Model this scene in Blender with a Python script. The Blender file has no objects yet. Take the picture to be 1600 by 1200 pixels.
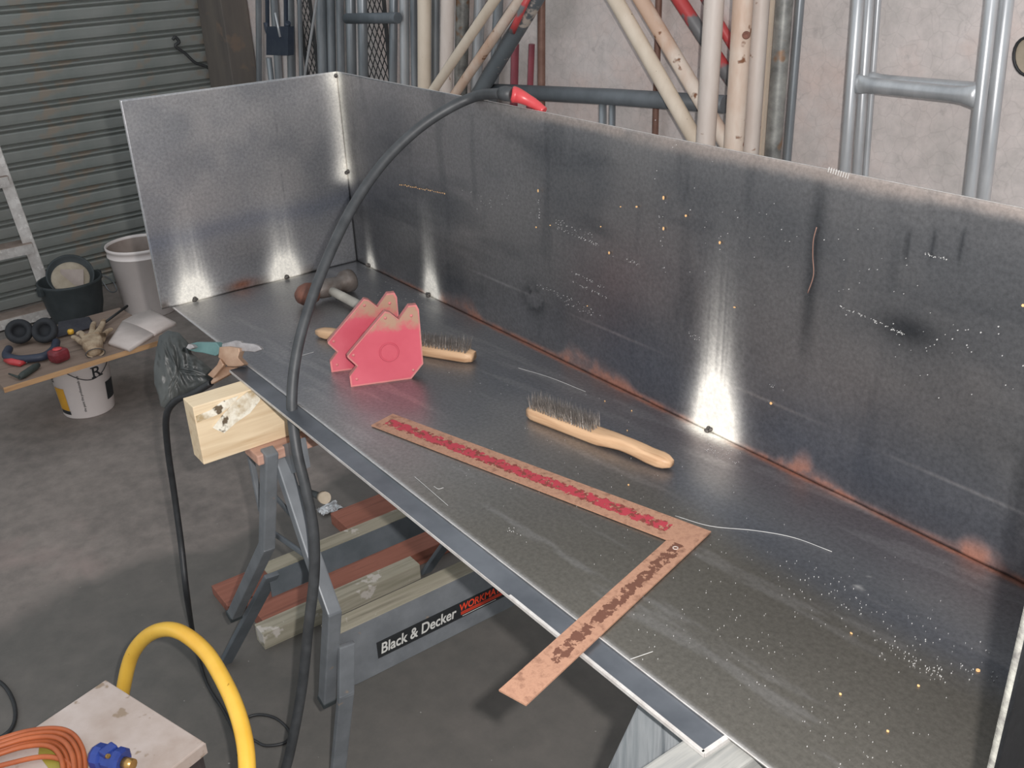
import bpy, bmesh, math, random
import numpy as np
from mathutils import Vector, Matrix
random.seed(4); RNG = np.random.default_rng(7)
D = bpy.data; SC = bpy.context.scene; COL = SC.collection
PI = math.pi
# ------------------------------------------------------------------ camera, world, light, exposure
FPX, YAW, PITCH, ROLL = 1551.8, .9476, -.4443, -.0413
CP = Vector((2.1436, -1.0819, .7724))
_f = Vector((-math.sin(YAW)*math.cos(PITCH), math.cos(YAW)*math.cos(PITCH), math.sin(PITCH)))
_r0 = Vector((math.cos(YAW), math.sin(YAW), 0)); _u0 = _r0.cross(_f)
CR = _r0*math.cos(ROLL)+_u0*math.sin(ROLL); CU = -_r0*math.sin(ROLL)+_u0*math.cos(ROLL); CF = _f
cam = D.objects.new('camera', D.cameras.new('camera')); COL.objects.link(cam)
cam.data.sensor_width = 36; cam.data.lens = FPX/1600*36; cam.data.clip_start = .02
cam.matrix_world = Matrix(((CR.x, CU.x, -CF.x, CP.x), (CR.y, CU.y, -CF.y, CP.y), (CR.z, CU.z, -CF.z, CP.z), (0, 0, 0, 1)))
SC.camera = cam
SC.view_settings.view_transform = 'Standard'; SC.view_settings.look = 'None'
SC.view_settings.gamma = 1; SC.view_settings.use_curve_mapping = False
SC.view_settings.exposure = 0.1
w = D.worlds.new('world'); SC.world = w; w.use_nodes = True
w.node_tree.nodes['Background'].inputs[0].default_value = (.90, .955, 1, 1)
w.node_tree.nodes['Background'].inputs[1].default_value = .72
fl = D.lights.new('camera_flash', 'POINT'); fl.energy = 125; fl.shadow_soft_size = .011; fl.color = (1, .955, .93)
flo = D.objects.new('camera_flash', fl); COL.objects.link(flo)
flo.location = CP + CR*.058 + CU*.035 - CF*.005

def ray(x, y): return CF + CR*((x-800)/FPX) + CU*((600-y)/FPX)
def at_z(x, y, z): d = ray(x, y); return CP + d*((z-CP.z)/d.z)
def at_y(x, y, Y): d = ray(x, y); return CP + d*((Y-CP.y)/d.y)
def at_x(x, y, X): d = ray(x, y); return CP + d*((X-CP.x)/d.x)
def at_n(x, y, n, c): d = ray(x, y); return CP + d*((c-n.dot(CP))/n.dot(d))
def at_d(x, y, dep): return CP + ray(x, y)*dep
def dep(P): return (P-CP).dot(CF)
FZ = -.92                                   # garage floor height (tray floor is z = 0)

# ------------------------------------------------------------------ materials
def srgb(r, g, b):
    f = lambda c: (c/255/12.92 if c/255 <= .04045 else ((c/255+.055)/1.055)**2.4)
    return (f(r), f(g), f(b), 1)
def nt(name):
    m = D.materials.new(name); m.use_nodes = True; t = m.node_tree
    return m, t, t.nodes['Principled BSDF']
def N(t, typ, **kw):
    n = t.nodes.new(typ)
    for k, v in kw.items():
        if k in n.inputs: n.inputs[k].default_value = v
        else: setattr(n, k, v)
    return n
def noise(t, scale, detail=5, rough=.6, stretch=None, gen='Object'):
    tc = N(t, 'ShaderNodeTexCoord'); n = N(t, 'ShaderNodeTexNoise', Scale=scale, Detail=detail, Roughness=rough)
    if stretch:
        mp = N(t, 'ShaderNodeMapping'); mp.inputs['Scale'].default_value = stretch
        t.links.new(tc.outputs[gen], mp.inputs[0]); t.links.new(mp.outputs[0], n.inputs['Vector'])
    else: t.links.new(tc.outputs[gen], n.inputs['Vector'])
    return n
def ramp(t, src, stops):
    r = N(t, 'ShaderNodeValToRGB'); e = r.color_ramp.elements
    while len(e) < len(stops): e.new(.5)
    for i, (p, c) in enumerate(stops): e[i].position = p; e[i].color = c if len(c) == 4 else (*c, 1)
    t.links.new(src, r.inputs[0]); return r
def mixc(t, fac, a, b, mode='MIX'):
    m = N(t, 'ShaderNodeMix', data_type='RGBA', blend_type=mode)
    for i, v in ((0, fac), (6, a), (7, b)):
        if hasattr(v, 'is_linked') or hasattr(v, 'links'): t.links.new(v, m.inputs[i])
        else: m.inputs[i].default_value = v
    return m.outputs[2]
def bump(t, b, src, strength=.3, dist=.002):
    n = N(t, 'ShaderNodeBump', Strength=strength, Distance=dist)
    t.links.new(src, n.inputs['Height']); t.links.new(n.outputs[0], b.inputs['Normal'])
def mat(name, c1, c2=None, scale=20, rough=.6, metal=0, bmp=.15, stretch=None, c3=None, spots=None, lo=.35, hi=.65, spec=.5):
    """two (or three) tone noisy surface"""
    m, t, b = nt(name)
    n = noise(t, scale, stretch=stretch)
    st = [(lo, c1), (hi, c2 or c1)]
    if c3: st = [(lo, c1), ((lo+hi)/2, c2), (hi, c3)]
    out = ramp(t, n.outputs[0], st).outputs[0]
    if spots:                                # (colour, scale, threshold)
        s = noise(t, spots[1], detail=3); k = ramp(t, s.outputs[0], [(spots[2], (0, 0, 0)), (spots[2]+.05, (1, 1, 1))])
        out = mixc(t, k.outputs[0], out, spots[0])
    t.links.new(out, b.inputs['Base Color'])
    b.inputs['Roughness'].default_value = rough; b.inputs['Metallic'].default_value = metal
    b.inputs['Specular IOR Level'].default_value = spec
    if bmp: bump(t, b, noise(t, scale*3, stretch=stretch).outputs[0], bmp)
    return m
M = {}
M['galv'] = mat('galvanised_steel', srgb(168, 171, 174), srgb(204, 206, 208), 14, .34, .45, .05, stretch=(1, 1, .25))
M['galv_dark'] = mat('weathered_tube_steel', srgb(118, 124, 129), srgb(156, 161, 165), 12, .36, .45, .05, stretch=(1, 1, .2))
M['galv_rust'] = mat('dirty_grey_tube', srgb(108, 108, 106), srgb(165, 165, 160), 16, .45, .35, .1, spots=(srgb(140, 112, 90), 9, .6))
M['cream'] = mat('cream_paint', srgb(230, 216, 198), srgb(210, 194, 174), 9, .45, 0, .05, stretch=(1, 1, .4), spots=(srgb(120, 98, 76), 70, .70))
M['cream_rust'] = mat('rusty_cream_paint', srgb(226, 212, 198), srgb(204, 172, 150), 7, .5, 0, .1, stretch=(1, 1, .35), spots=(srgb(128, 84, 56), 18, .64), lo=.42, hi=.62)
M['white_pole'] = mat('white_pole_paint', srgb(226, 216, 208), srgb(206, 192, 182), 10, .45, 0, .05, stretch=(1, 1, .3), spots=(srgb(150, 112, 86), 22, .68))
M['rose'] = mat('faded_red_paint', srgb(150, 74, 84), srgb(128, 66, 76), 12, .4, .1, .05)
M['redpole'] = mat('red_grey_worn_paint', srgb(204, 84, 84), srgb(190, 70, 72), 8, .45, 0, .08, spots=(srgb(120, 120, 122), 9, .50))
M['greypeel'] = mat('grey_peeling_paint', srgb(108, 114, 118), srgb(94, 101, 106), 8, .5, .1, .12, spots=(srgb(196, 186, 176), 16, .58))
M['rustpole'] = mat('rust_brown_tube', srgb(140, 108, 96), srgb(116, 84, 72), 14, .55, .2, .1)
M['blackcable'] = mat('black_cable_rubber', srgb(48, 50, 52), srgb(64, 66, 68), 30, .5, 0, .1, stretch=(1, 1, 1))
M['thinblack'] = mat('thin_black_lead', srgb(34, 35, 37), srgb(46, 47, 49), 30, .5, 0, .1)
M['barrubber'] = mat('dark_grey_bar_paint', srgb(102, 108, 113), srgb(114, 120, 125), 20, .5, .1, .05)
M['redplastic'] = mat('red_grip_plastic', srgb(200, 74, 76), srgb(184, 62, 66), 30, .35, 0, .05)
M['yellow'] = mat('yellow_hose', srgb(236, 182, 66), srgb(244, 196, 80), 10, .32, 0, .03, spots=(srgb(150, 108, 30), 60, .70))
M['orange'] = mat('orange_lead', srgb(180, 98, 58), srgb(156, 82, 48), 18, .4, 0, .03)
M['blue'] = mat('blue_plug_plastic', srgb(44, 66, 140), srgb(34, 52, 116), 20, .35, 0, .03)
M['brass'] = mat('brass', srgb(190, 150, 90), srgb(150, 120, 70), 30, .3, .8, .02)
M['wmgrey'] = mat('bench_grey_paint', srgb(120, 124, 128), srgb(104, 108, 112), 16, .45, .1, .08, spots=(srgb(136, 124, 114), 22, .70))
M['wmdark'] = mat('bench_dark_grey_paint', srgb(104, 110, 116), srgb(90, 97, 102), 16, .5, .1, .08, spots=(srgb(116, 104, 96), 26, .70))
M['labelblack'] = mat('label_black', srgb(34, 36, 38), srgb(40, 42, 44), 30, .4, 0, 0)
M['labelwhite'] = mat('label_silver_print', srgb(205, 205, 200), srgb(190, 190, 186), 60, .5, 0, 0)
M['labelred'] = mat('label_orange_print', srgb(230, 72, 40), srgb(220, 64, 36), 60, .5, 0, 0)
M['dirtywhite'] = mat('dirty_white_enamel', srgb(190, 178, 172), srgb(168, 152, 142), 9, .45, 0, .05, spots=(srgb(146, 128, 110), 22, .60))
M['darkcase'] = mat('dark_machine_case', srgb(58, 52, 52), srgb(72, 66, 66), 12, .5, .1, .1)
M['olive'] = mat('olive_yellow_label', srgb(150, 140, 60), srgb(136, 122, 52), 20, .5, 0, 0)
M['teal'] = mat('teal_grip', srgb(92, 124, 122), srgb(74, 104, 104), 20, .5, 0, .1)
M['coppery'] = mat('rusty_brass_casting', srgb(176, 148, 126), srgb(146, 114, 92), 24, .45, .35, .2)
M['zinc'] = mat('cast_zinc', srgb(168, 164, 164), srgb(140, 136, 136), 60, .45, .4, .4)
M['helmetblack'] = mat('black_rubber', srgb(48, 54, 56), srgb(60, 66, 68), 14, .6, 0, .1)
M['plaster'] = mat('dried_plaster', srgb(178, 166, 148), srgb(150, 138, 120), 12, .85, 0, .3)
M['plasticwhite'] = mat('white_pail_plastic', srgb(236, 226, 222), srgb(226, 216, 212), 5, .4, 0, .02)
M['pailinside'] = mat('stained_pail_inside', srgb(170, 156, 148), srgb(150, 136, 128), 8, .6, 0, .05)
M['pailprint'] = mat('pail_black_print', srgb(38, 40, 42), srgb(46, 48, 50), 30, .5, 0, 0)
M['pailyellow'] = mat('pail_yellow_print', srgb(212, 158, 52), srgb(200, 146, 46), 20, .5, 0, 0)
M['aluladder'] = mat('worn_ladder_aluminium', srgb(214, 210, 206), srgb(182, 176, 172), 22, .45, .15, .1, spots=(srgb(220, 216, 212), 26, .6))
M['ladderwood'] = mat('dusty_ladder_tread', srgb(156, 140, 130), srgb(136, 120, 110), 18, .8, 0, .2)
M['paper'] = mat('dusty_paper', srgb(222, 210, 204), srgb(200, 188, 182), 7, .75, 0, .05)
M['leather'] = mat('worn_leather_glove', srgb(196, 176, 150), srgb(140, 116, 92), 16, .8, 0, .3)
M['glovecuff'] = mat('glove_cuff', srgb(60, 58, 58), srgb(80, 76, 74), 16, .8, 0, .1)
M['navy'] = mat('navy_plastic', srgb(44, 50, 66), srgb(56, 62, 78), 16, .5, 0, .05)
M['foam'] = mat('black_foam', srgb(36, 38, 42), srgb(46, 48, 52), 40, .8, 0, .2)
M['darkred'] = mat('dark_red_plastic', srgb(136, 52, 60), srgb(104, 40, 46), 24, .4, 0, .1)
M['oliveblack'] = mat('dark_green_grey_grip', srgb(66, 74, 70), srgb(52, 58, 56), 20, .6, 0, .1)
M['darkcloth'] = mat('dark_cloth', srgb(52, 52, 60), srgb(66, 66, 72), 14, .9, 0, .3)
M['bag'] = mat('dark_grey_plastic_bag', srgb(58, 62, 62), srgb(84, 86, 84), 9, .42, 0, .6, stretch=(1, 1, .25))
M['rustiron'] = mat('rusty_hammer_iron', srgb(134, 88, 72), srgb(104, 72, 62), 40, .6, .3, .5)
M['greyiron'] = mat('dull_hammer_iron', srgb(112, 106, 102), srgb(94, 84, 78), 34, .5, .4, .4)
M['paleshaft'] = mat('grey_hammer_shaft', srgb(176, 172, 162), srgb(150, 146, 138), 20, .6, 0, .1)
M['bristle'] = mat('wire_bristle', srgb(150, 144, 138), srgb(112, 106, 102), 90, .4, .6, 0)
M['edge'] = mat('bright_cut_steel', srgb(205, 203, 200), srgb(180, 176, 172), 50, .4, .3, .2)
M['roughedge'] = mat('rough_cut_edge', srgb(150, 150, 142), srgb(96, 94, 92), 60, .6, .2, .5)
M['mortar'] = mat('crumbly_tack', srgb(110, 105, 100), srgb(54, 52, 52), 160, .5, .5, .6)
M['fleck'] = mat('brass_coloured_fleck', srgb(226, 184, 128), srgb(206, 160, 110), 30, .5, 0, 0)
M['whitefleck'] = mat('pale_spatter_fleck', srgb(180, 180, 178), srgb(160, 160, 160), 30, .5, 0, 0)
M['mesh'] = mat('dark_expanded_mesh', srgb(66, 68, 70), srgb(78, 78, 78), 30, .6, .3, 0)
M['clampblue'] = mat('dark_blue_grey_clamp', srgb(54, 62, 78), srgb(66, 74, 86), 20, .5, .2, .1)
M['post'] = mat('brown_grey_jamb', srgb(116, 108, 100), srgb(98, 92, 88), 8, .8, 0, .2, stretch=(1, 1, .2), spots=(srgb(124, 108, 96), 6, .60))

def wood(name, c1, c2, c3, axis, scale=14, rough=.65, spots=None, b=.25):
    m, t, bs = nt(name)
    st = [1, 1, 1]; st[axis] = .07
    n = noise(t, scale, 6, .55, stretch=tuple(v*3 for v in st))
    out = ramp(t, n.outputs[0], [(.3, c1), (.5, c2), (.7, c3)]).outputs[0]
    n2 = noise(t, 5, 4); out = mixc(t, ramp(t, n2.outputs[0], [(.45, (0, 0, 0)), (.7, (.5, .5, .5))]).outputs[0], out, c1)
    if spots:
        s = noise(t, spots[1], 4); out = mixc(t, ramp(t, s.outputs[0], [(spots[2], (0, 0, 0)), (spots[2]+.04, (1, 1, 1))]).outputs[0], out, spots[0])
    t.links.new(out, bs.inputs['Base Color']); bs.inputs['Roughness'].default_value = rough
    bump(t, bs, n.outputs[0], b); return m
M['pine'] = wood('yellow_pine', srgb(204, 180, 146), srgb(224, 204, 172), srgb(188, 160, 124), 1, 12)
M['pinelight'] = wood('pale_pine_brush', srgb(182, 146, 112), srgb(196, 162, 128), srgb(160, 122, 90), 0, 30, .5)
M['bark'] = mat('waney_bark_patch', srgb(230, 224, 208), srgb(170, 148, 112), 26, .7, 0, .8, lo=.45, hi=.66, spots=(srgb(96, 82, 64), 30, .60))
M['jaw'] = wood('pinkish_vice_jaw', srgb(168, 128, 112), srgb(188, 150, 132), srgb(148, 108, 94), 1, 16, .7)
M['redwood'] = wood('red_brown_timber', srgb(132, 82, 66), srgb(150, 96, 80), srgb(108, 66, 54), 1, 14, .7)
M['oldwood'] = wood('weathered_timber', srgb(140, 136, 118), srgb(164, 158, 142), srgb(112, 108, 92), 1, 14, .85, spots=(srgb(190, 184, 176), 14, .62))
M['greywood'] = wood('silver_grey_timber', srgb(112, 118, 121), srgb(138, 142, 144), srgb(86, 92, 96), 2, 24, .85)
M['greywoody'] = wood('silver_grey_timber_bearer', srgb(112, 114, 113), srgb(136, 136, 132), srgb(80, 84, 84), 1, 26, .85)
M['board'] = wood('plywood_face', srgb(126, 108, 96), srgb(140, 122, 110), srgb(112, 96, 86), 1, 10, .8)
M['boardedge'] = wood('plywood_edge', srgb(206, 166, 124), srgb(186, 146, 106), srgb(160, 118, 84), 1, 20, .8)
# magnet paint
m, t, b = nt('red_magnet_paint'); M['magnet'] = m
n = noise(t, 9, 4); c = ramp(t, n.outputs[0], [(.3, srgb(170, 60, 76)), (.7, srgb(186, 80, 94))]).outputs[0]
tc = N(t, 'ShaderNodeTexCoord'); sp = N(t, 'ShaderNodeSeparateXYZ'); t.links.new(tc.outputs['Object'], sp.inputs[0])
mr = N(t, 'ShaderNodeMapRange'); mr.inputs[1].default_value = .075; mr.inputs[2].default_value = .125; t.links.new(sp.outputs[2], mr.inputs[0])
ns = noise(t, 45, 6, .7); mu = N(t, 'ShaderNodeMath', operation='MULTIPLY'); t.links.new(mr.outputs[0], mu.inputs[0]); t.links.new(ns.outputs[0], mu.inputs[1])
k = ramp(t, mu.outputs[0], [(.18, (0, 0, 0)), (.38, (.85, .85, .85))])
c = mixc(t, k.outputs[0], c, srgb(150, 128, 104))
t.links.new(c, b.inputs['Base Color']); b.inputs['Roughness'].default_value = .38; bump(t, b, ns.outputs[0], .1)
M['magnetedge'] = mat('dusty_magnet_edge', srgb(196, 110, 112), srgb(166, 112, 104), 40, .5, .1, .2)
# concrete floor
m, t, b = nt('garage_concrete'); M['concrete'] = m
n1 = noise(t, 1.1, 6, .6); n2 = noise(t, 14, 8, .7); n3 = noise(t, 90, 3)
c = ramp(t, n1.outputs[0], [(.38, srgb(104, 98, 94)), (.55, srgb(130, 121, 115)), (.68, srgb(152, 140, 134))]).outputs[0]
c = mixc(t, .45, c, ramp(t, n2.outputs[0], [(.3, srgb(92, 88, 85)), (.7, srgb(160, 150, 143))]).outputs[0])
# damp patch with an edge of its own under the bench (x > -0.35)
tc = N(t, 'ShaderNodeTexCoord'); sp = N(t, 'ShaderNodeSeparateXYZ'); t.links.new(tc.outputs['Object'], sp.inputs[0])
add = N(t, 'ShaderNodeMath', operation='MULTIPLY_ADD'); t.links.new(n1.outputs[0], add.inputs[0]); add.inputs[1].default_value = .9; t.links.new(sp.outputs[0], add.inputs[2])
add2 = N(t, 'ShaderNodeMath', operation='MULTIPLY_ADD'); t.links.new(n2.outputs[0], add2.inputs[0]); add2.inputs[1].default_value = .12; t.links.new(add.outputs[0], add2.inputs[2])
dmp = N(t, 'ShaderNodeMapRange'); dmp.inputs[1].default_value = .02; dmp.inputs[2].default_value = .10; t.links.new(add2.outputs[0], dmp.inputs[0])
c = mixc(t, dmp.outputs[0], c, mixc(t, .66, c, srgb(78, 79, 76)))
pk = noise(t, 2.6, 4); c = mixc(t, ramp(t, pk.outputs[0], [(.6, (0, 0, 0)), (.72, (.35, .35, .35))]).outputs[0], c, srgb(168, 146, 140))
wsp = noise(t, 60, 2); c = mixc(t, ramp(t, wsp.outputs[0], [(.76, (0, 0, 0)), (.79, (.7, .7, .7))]).outputs[0], c, srgb(180, 178, 174))
t.links.new(c, b.inputs['Base Color']); b.inputs['Roughness'].default_value = .75; bump(t, b, n2.outputs[0], .3, .003)
# painted rendered wall
m, t, b = nt('pinkish_rendered_wall'); M['wall'] = m
n1 = noise(t, 3.2, 6, .6); n2 = noise(t, 30, 6, .7)
c = ramp(t, n1.outputs[0], [(.34, srgb(192, 186, 182)), (.5, srgb(220, 210, 206)), (.66, srgb(226, 206, 198))]).outputs[0]
c = mixc(t, .25, c, ramp(t, n2.outputs[0], [(.35, srgb(160, 156, 154)), (.65, srgb(220, 212, 208))]).outputs[0])
v = N(t, 'ShaderNodeTexVoronoi', feature='DISTANCE_TO_EDGE', Scale=26.0); tc = N(t, 'ShaderNodeTexCoord')
dn = noise(t, 7, 3); dm = N(t, 'ShaderNodeMix', data_type='RGBA'); dm.inputs[0].default_value = .06
t.links.new(tc.outputs['Object'], dm.inputs[6]); t.links.new(dn.outputs[1], dm.inputs[7]); t.links.new(dm.outputs[2], v.inputs['Vector'])
crk = ramp(t, v.outputs['Distance'], [(.0, (.14, .14, .14)), (.04, (0, 0, 0))])
c = mixc(t, crk.outputs[0], c, srgb(120, 112, 110))
dk = noise(t, 9, 5, .65); c = mixc(t, ramp(t, dk.outputs[0], [(.62, (0, 0, 0)), (.72, (.45, .45, .45))]).outputs[0], c, srgb(138, 134, 134))
t.links.new(c, b.inputs['Base Color']); b.inputs['Roughness'].default_value = .9; bump(t, b, n2.outputs[0], .5, .004)
# roller door
M['door'] = mat('green_grey_roller_door', srgb(128, 134, 130), srgb(148, 150, 146), 3, .6, .1, .1, spots=(srgb(150, 140, 128), 4, .62))
# steel sheet: base colour painted per vertex (scale, rust, weld smoke), fine grain from noise
m, t, b = nt('mill_scale_steel'); M['steel'] = m
at = N(t, 'ShaderNodeAttribute', attribute_name='tone')
ng = noise(t, 160, 4, .7); g = ramp(t, ng.outputs[0], [(.3, (.80, .80, .80)), (.7, (1.2, 1.2, 1.2))])
c = mixc(t, 1.0, at.outputs['Color'], g.outputs[0], 'MULTIPLY')
dust = noise(t, 420, 1, .5); c = mixc(t, ramp(t, dust.outputs[0], [(.74, (0, 0, 0)), (.80, (.5, .5, .5))]).outputs[0], c, srgb(150, 150, 150))
t.links.new(c, b.inputs['Base Color'])
mr = N(t, 'ShaderNodeMapRange'); mr.inputs[3].default_value = .88; mr.inputs[4].default_value = .0; t.links.new(at.outputs['Alpha'], mr.inputs[0]); t.links.new(mr.outputs[0], b.inputs['Metallic'])
nr = noise(t, 6, 4); mr2 = N(t, 'ShaderNodeMapRange'); mr2.inputs[3].default_value = .32; mr2.inputs[4].default_value = .46; t.links.new(nr.outputs[0], mr2.inputs[0])
mr3 = N(t, 'ShaderNodeMath', operation='MULTIPLY_ADD'); t.links.new(at.outputs['Alpha'], mr3.inputs[0]); mr3.inputs[1].default_value = .3; t.links.new(mr2.outputs[0], mr3.inputs[2]); t.links.new(mr3.outputs[0], b.inputs['Roughness'])
bump(t, b, noise(t, 2.2, 3).outputs[0], .25, .01)
M['steelplain'] = mat('plain_dark_steel', srgb(96, 100, 106), srgb(118, 122, 128), 9, .32, .7, .05)
# rusty square
m, t, b = nt('square_rust_and_red_paint'); M['square'] = m
at = N(t, 'ShaderNodeAttribute', attribute_name='band')       # R: red paint weight, G: dark-rust weight
sp = N(t, 'ShaderNodeSeparateColor'); t.links.new(at.outputs['Color'], sp.inputs[0])
n1 = noise(t, 60, 6, .7); n2 = noise(t, 95, 5, .65); n3 = noise(t, 130, 4)
c = ramp(t, n1.outputs[0], [(.3, srgb(134, 98, 80)), (.5, srgb(158, 120, 98)), (.7, srgb(112, 78, 62))]).outputs[0]
def mask(w, nz, lo, hi):
    a = N(t, 'ShaderNodeMath', operation='ADD'); t.links.new(w, a.inputs[0]); t.links.new(nz, a.inputs[1])
    return ramp(t, a.outputs[0], [(lo, (0, 0, 0)), (hi, (1, 1, 1))]).outputs[0]
c = mixc(t, mask(sp.outputs[1], n2.outputs[0], .98, 1.0), c, srgb(94, 60, 46))
c = mixc(t, mask(sp.outputs[0], n3.outputs[0], .93, .96), c, srgb(112, 52, 44))
c = mixc(t, mask(sp.outputs[0], n2.outputs[0], .96, .98), c, srgb(158, 50, 62))
t.links.new(c, b.inputs['Base Color']); b.inputs['Roughness'].default_value = .6; bump(t, b, n2.outputs[0], .5, .001)

# ------------------------------------------------------------------ mesh helpers
class MB:
    def __init__(s): s.v = []; s.f = []; s.sm = []
    def add(s, vs, fs, smooth=False):
        o = len(s.v); s.v += [Vector(v) for v in vs]; s.f += [tuple(i+o for i in f) for f in fs]; s.sm += [smooth]*len(fs); return s
    def box(s, c, size, rot=None, bev=0):
        """box with optional bevelled edges"""
        bm = bmesh.new(); bmesh.ops.create_cube(bm, size=1)
        for v in bm.verts: v.co = Vector((v.co.x*size[0], v.co.y*size[1], v.co.z*size[2]))
        if bev: bmesh.ops.bevel(bm, geom=bm.edges[:], offset=bev, segments=2, profile=.6, affect='EDGES')
        R = rot or Matrix.Identity(3); c = Vector(c)
        vs = [c + R @ v.co for v in bm.verts]; fs = [[v.index for v in f.verts] for f in bm.faces]; bm.free()
        return s.add(vs, fs)
    def beam(s, a, b, w, h, up=Vector((0, 0, 1)), bev=0):
        a, b = Vector(a), Vector(b); d = (b-a); L = d.length; d.normalize()
        x = d.cross(up)
        if x.length < 1e-4: x = d.cross(Vector((1, 0, 0)))
        x.normalize(); z = x.cross(d)
        R = Matrix((x, d, z)).transposed()
        return s.box((a+b)/2, (w, L, h), R, bev)
    def prism(s, poly, n, th, smooth=False):
        """poly: ordered 3D points, extruded by n*th"""
        n = Vector(n)*th; k = len(poly); P = [Vector(p) for p in poly]
        return s.add(P+[p+n for p in P], [tuple(range(k-1, -1, -1)), tuple(range(k, 2*k))]+[(i, (i+1) % k, (i+1) % k+k, i+k) for i in range(k)], smooth)
    def tube(s, pts, r, seg=12, caps=True):
        P = [Vector(p) for p in pts]; n = len(P); R = r if isinstance(r, (list, tuple)) else [r]*n
        up = None; vs = []; fs = []
        for i in range(n):
            t = (P[min(i+1, n-1)]-P[max(i-1, 0)]).normalized()
            if up is None:
                up = t.orthogonal().normalized()
            up = (up - t*up.dot(t)).normalized(); si = t.cross(up)
            for k in range(seg): a = 2*PI*k/seg; vs.append(P[i]+(up*math.cos(a)+si*math.sin(a))*R[i])
        for i in range(n-1):
            for k in range(seg): fs.append((i*seg+k, i*seg+(k+1) % seg, (i+1)*seg+(k+1) % seg, (i+1)*seg+k))
        s.add(vs, fs, True)
        if caps:
            o = len(s.v)-len(vs)
            s.f += [tuple(o+k for k in range(seg-1, -1, -1)), tuple(o+(n-1)*seg+k for k in range(seg))]; s.sm += [False, False]
        return s
    def lathe(s, prof, c=(0, 0, 0), seg=40, R=None, smooth=True):
        R = R or Matrix.Identity(3); c = Vector(c); vs = []; fs = []; n = len(prof)
        for (r, z) in prof:
            for k in range(seg): a = 2*PI*k/seg; vs.append(c + R @ Vector((r*math.cos(a), r*math.sin(a), z)))
        for i in range(n-1):
            for k in range(seg): fs.append((i*seg+k, i*seg+(k+1) % seg, (i+1)*seg+(k+1) % seg, (i+1)*seg+k))
        return s.add(vs, fs, smooth)
    def mesh(s, name, m, off=Vector((0, 0, 0))):
        me = D.meshes.new(name); me.from_pydata([v-off for v in s.v], [], s.f); me.update()
        me.polygons.foreach_set('use_smooth', s.sm); me.materials.append(m if not isinstance(m, str) else M[m])
        bm = bmesh.new(); bm.from_mesh(me); bmesh.ops.recalc_face_normals(bm, faces=bm.faces); bm.to_mesh(me); bm.free()
        return me
def props(o, label=None, cat=None, group=None, kind=None):
    for k, v in (('label', label), ('category', cat), ('group', group), ('kind', kind)):
        if v: o[k] = v
    return o
def thing(name, loc, label, cat, group=None, kind=None):
    o = D.objects.new(name, None); o.empty_display_size = .02; COL.objects.link(o); o.location = loc
    return props(o, label, cat, group, kind)
def wloc(p):
    v = Vector((0, 0, 0))
    while p: v = v + Vector(p.location); p = p.parent
    return v
def part(name, mb, m, parent=None, label=None, kind=None, origin=None):
    """mesh in world coordinates -> object under parent (parents are never rotated at build time)"""
    pl = wloc(parent); org = Vector(origin) if origin is not None else pl
    me = mb if isinstance(mb, bpy.types.Mesh) else mb.mesh(name, m, org)
    o = D.objects.new(name, me); COL.objects.link(o); o.location = org-pl
    if parent: o.parent = parent
    return props(o, label, kind=kind)
def solo(name, mb, m, label, cat, group=None, kind=None):
    c = sum(mb.v, Vector())/len(mb.v); c.z = min(v.z for v in mb.v)
    me = mb.mesh(name, m, c); o = D.objects.new(name, me); COL.objects.link(o); o.location = c
    return props(o, label, cat, group, kind)
def spline(pts, n=12):
    P = [Vector(p) for p in pts]; P = [P[0]*2-P[1]]+P+[P[-1]*2-P[-2]]; out = []
    for i in range(1, len(P)-2):
        for k in range(n):
            t = k/n; a, b, c, d = P[i-1], P[i], P[i+1], P[i+2]
            out.append(.5*((2*b)+(c-a)*t+(2*a-5*b+4*c-d)*t*t+(3*b-a-3*c+d)*t**3))
    return out+[P[-2]]
def text_mesh(s, size=1, shear=0, offset=0, align='LEFT'):
    cu = D.curves.new('lettering', 'FONT'); cu.body = s; cu.size = size; cu.shear = shear; cu.offset = offset; cu.align_x = align
    o = D.objects.new('lettering', cu); COL.objects.link(o); bpy.context.view_layer.update()
    me = D.meshes.new_from_object(o.evaluated_get(bpy.context.evaluated_depsgraph_get()))
    V = [v.co.copy() for v in me.vertices]; F = [tuple(p.vertices) for p in me.polygons]
    D.objects.remove(o); D.meshes.remove(me); return V, F
def letters(mb, s, org, ux, uy, length, height, shear=0, offset=0):
    V, F = text_mesh(s, 1, shear, offset); x0 = min(v.x for v in V); x1 = max(v.x for v in V); y1 = .7
    mb.add([Vector(org)+Vector(ux)*((v.x-x0)/(x1-x0)*length)+Vector(uy)*(v.y/y1*height) for v in V], F); return mb
def vnoise(U, V, freq, seed):
    r = np.random.default_rng(seed); g = r.random((64, 64)); x = (U*freq) % 63; y = (V*freq) % 63
    i = np.floor(x).astype(int); j = np.floor(y).astype(int); fx = x-i; fy = y-j; fx = fx*fx*(3-2*fx); fy = fy*fy*(3-2*fy)
    i1 = (i+1) % 64; j1 = (j+1) % 64
    return (g[i, j]*(1-fx)+g[i1, j]*fx)*(1-fy)+(g[i, j1]*(1-fx)+g[i1, j1]*fx)*fy
def fbm(U, V, freq, seed, o=4):
    s = 0; a = 1; tot = 0
    for k in range(o): s = s+a*vnoise(U+k*3.1+5, V+k*1.7+5, freq*2**k, seed+k); tot += a; a *= .55
    return s/tot
def sstep(a, b, x): t = np.clip((x-a)/(b-a), 0, 1); return t*t*(3-2*t)

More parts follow.
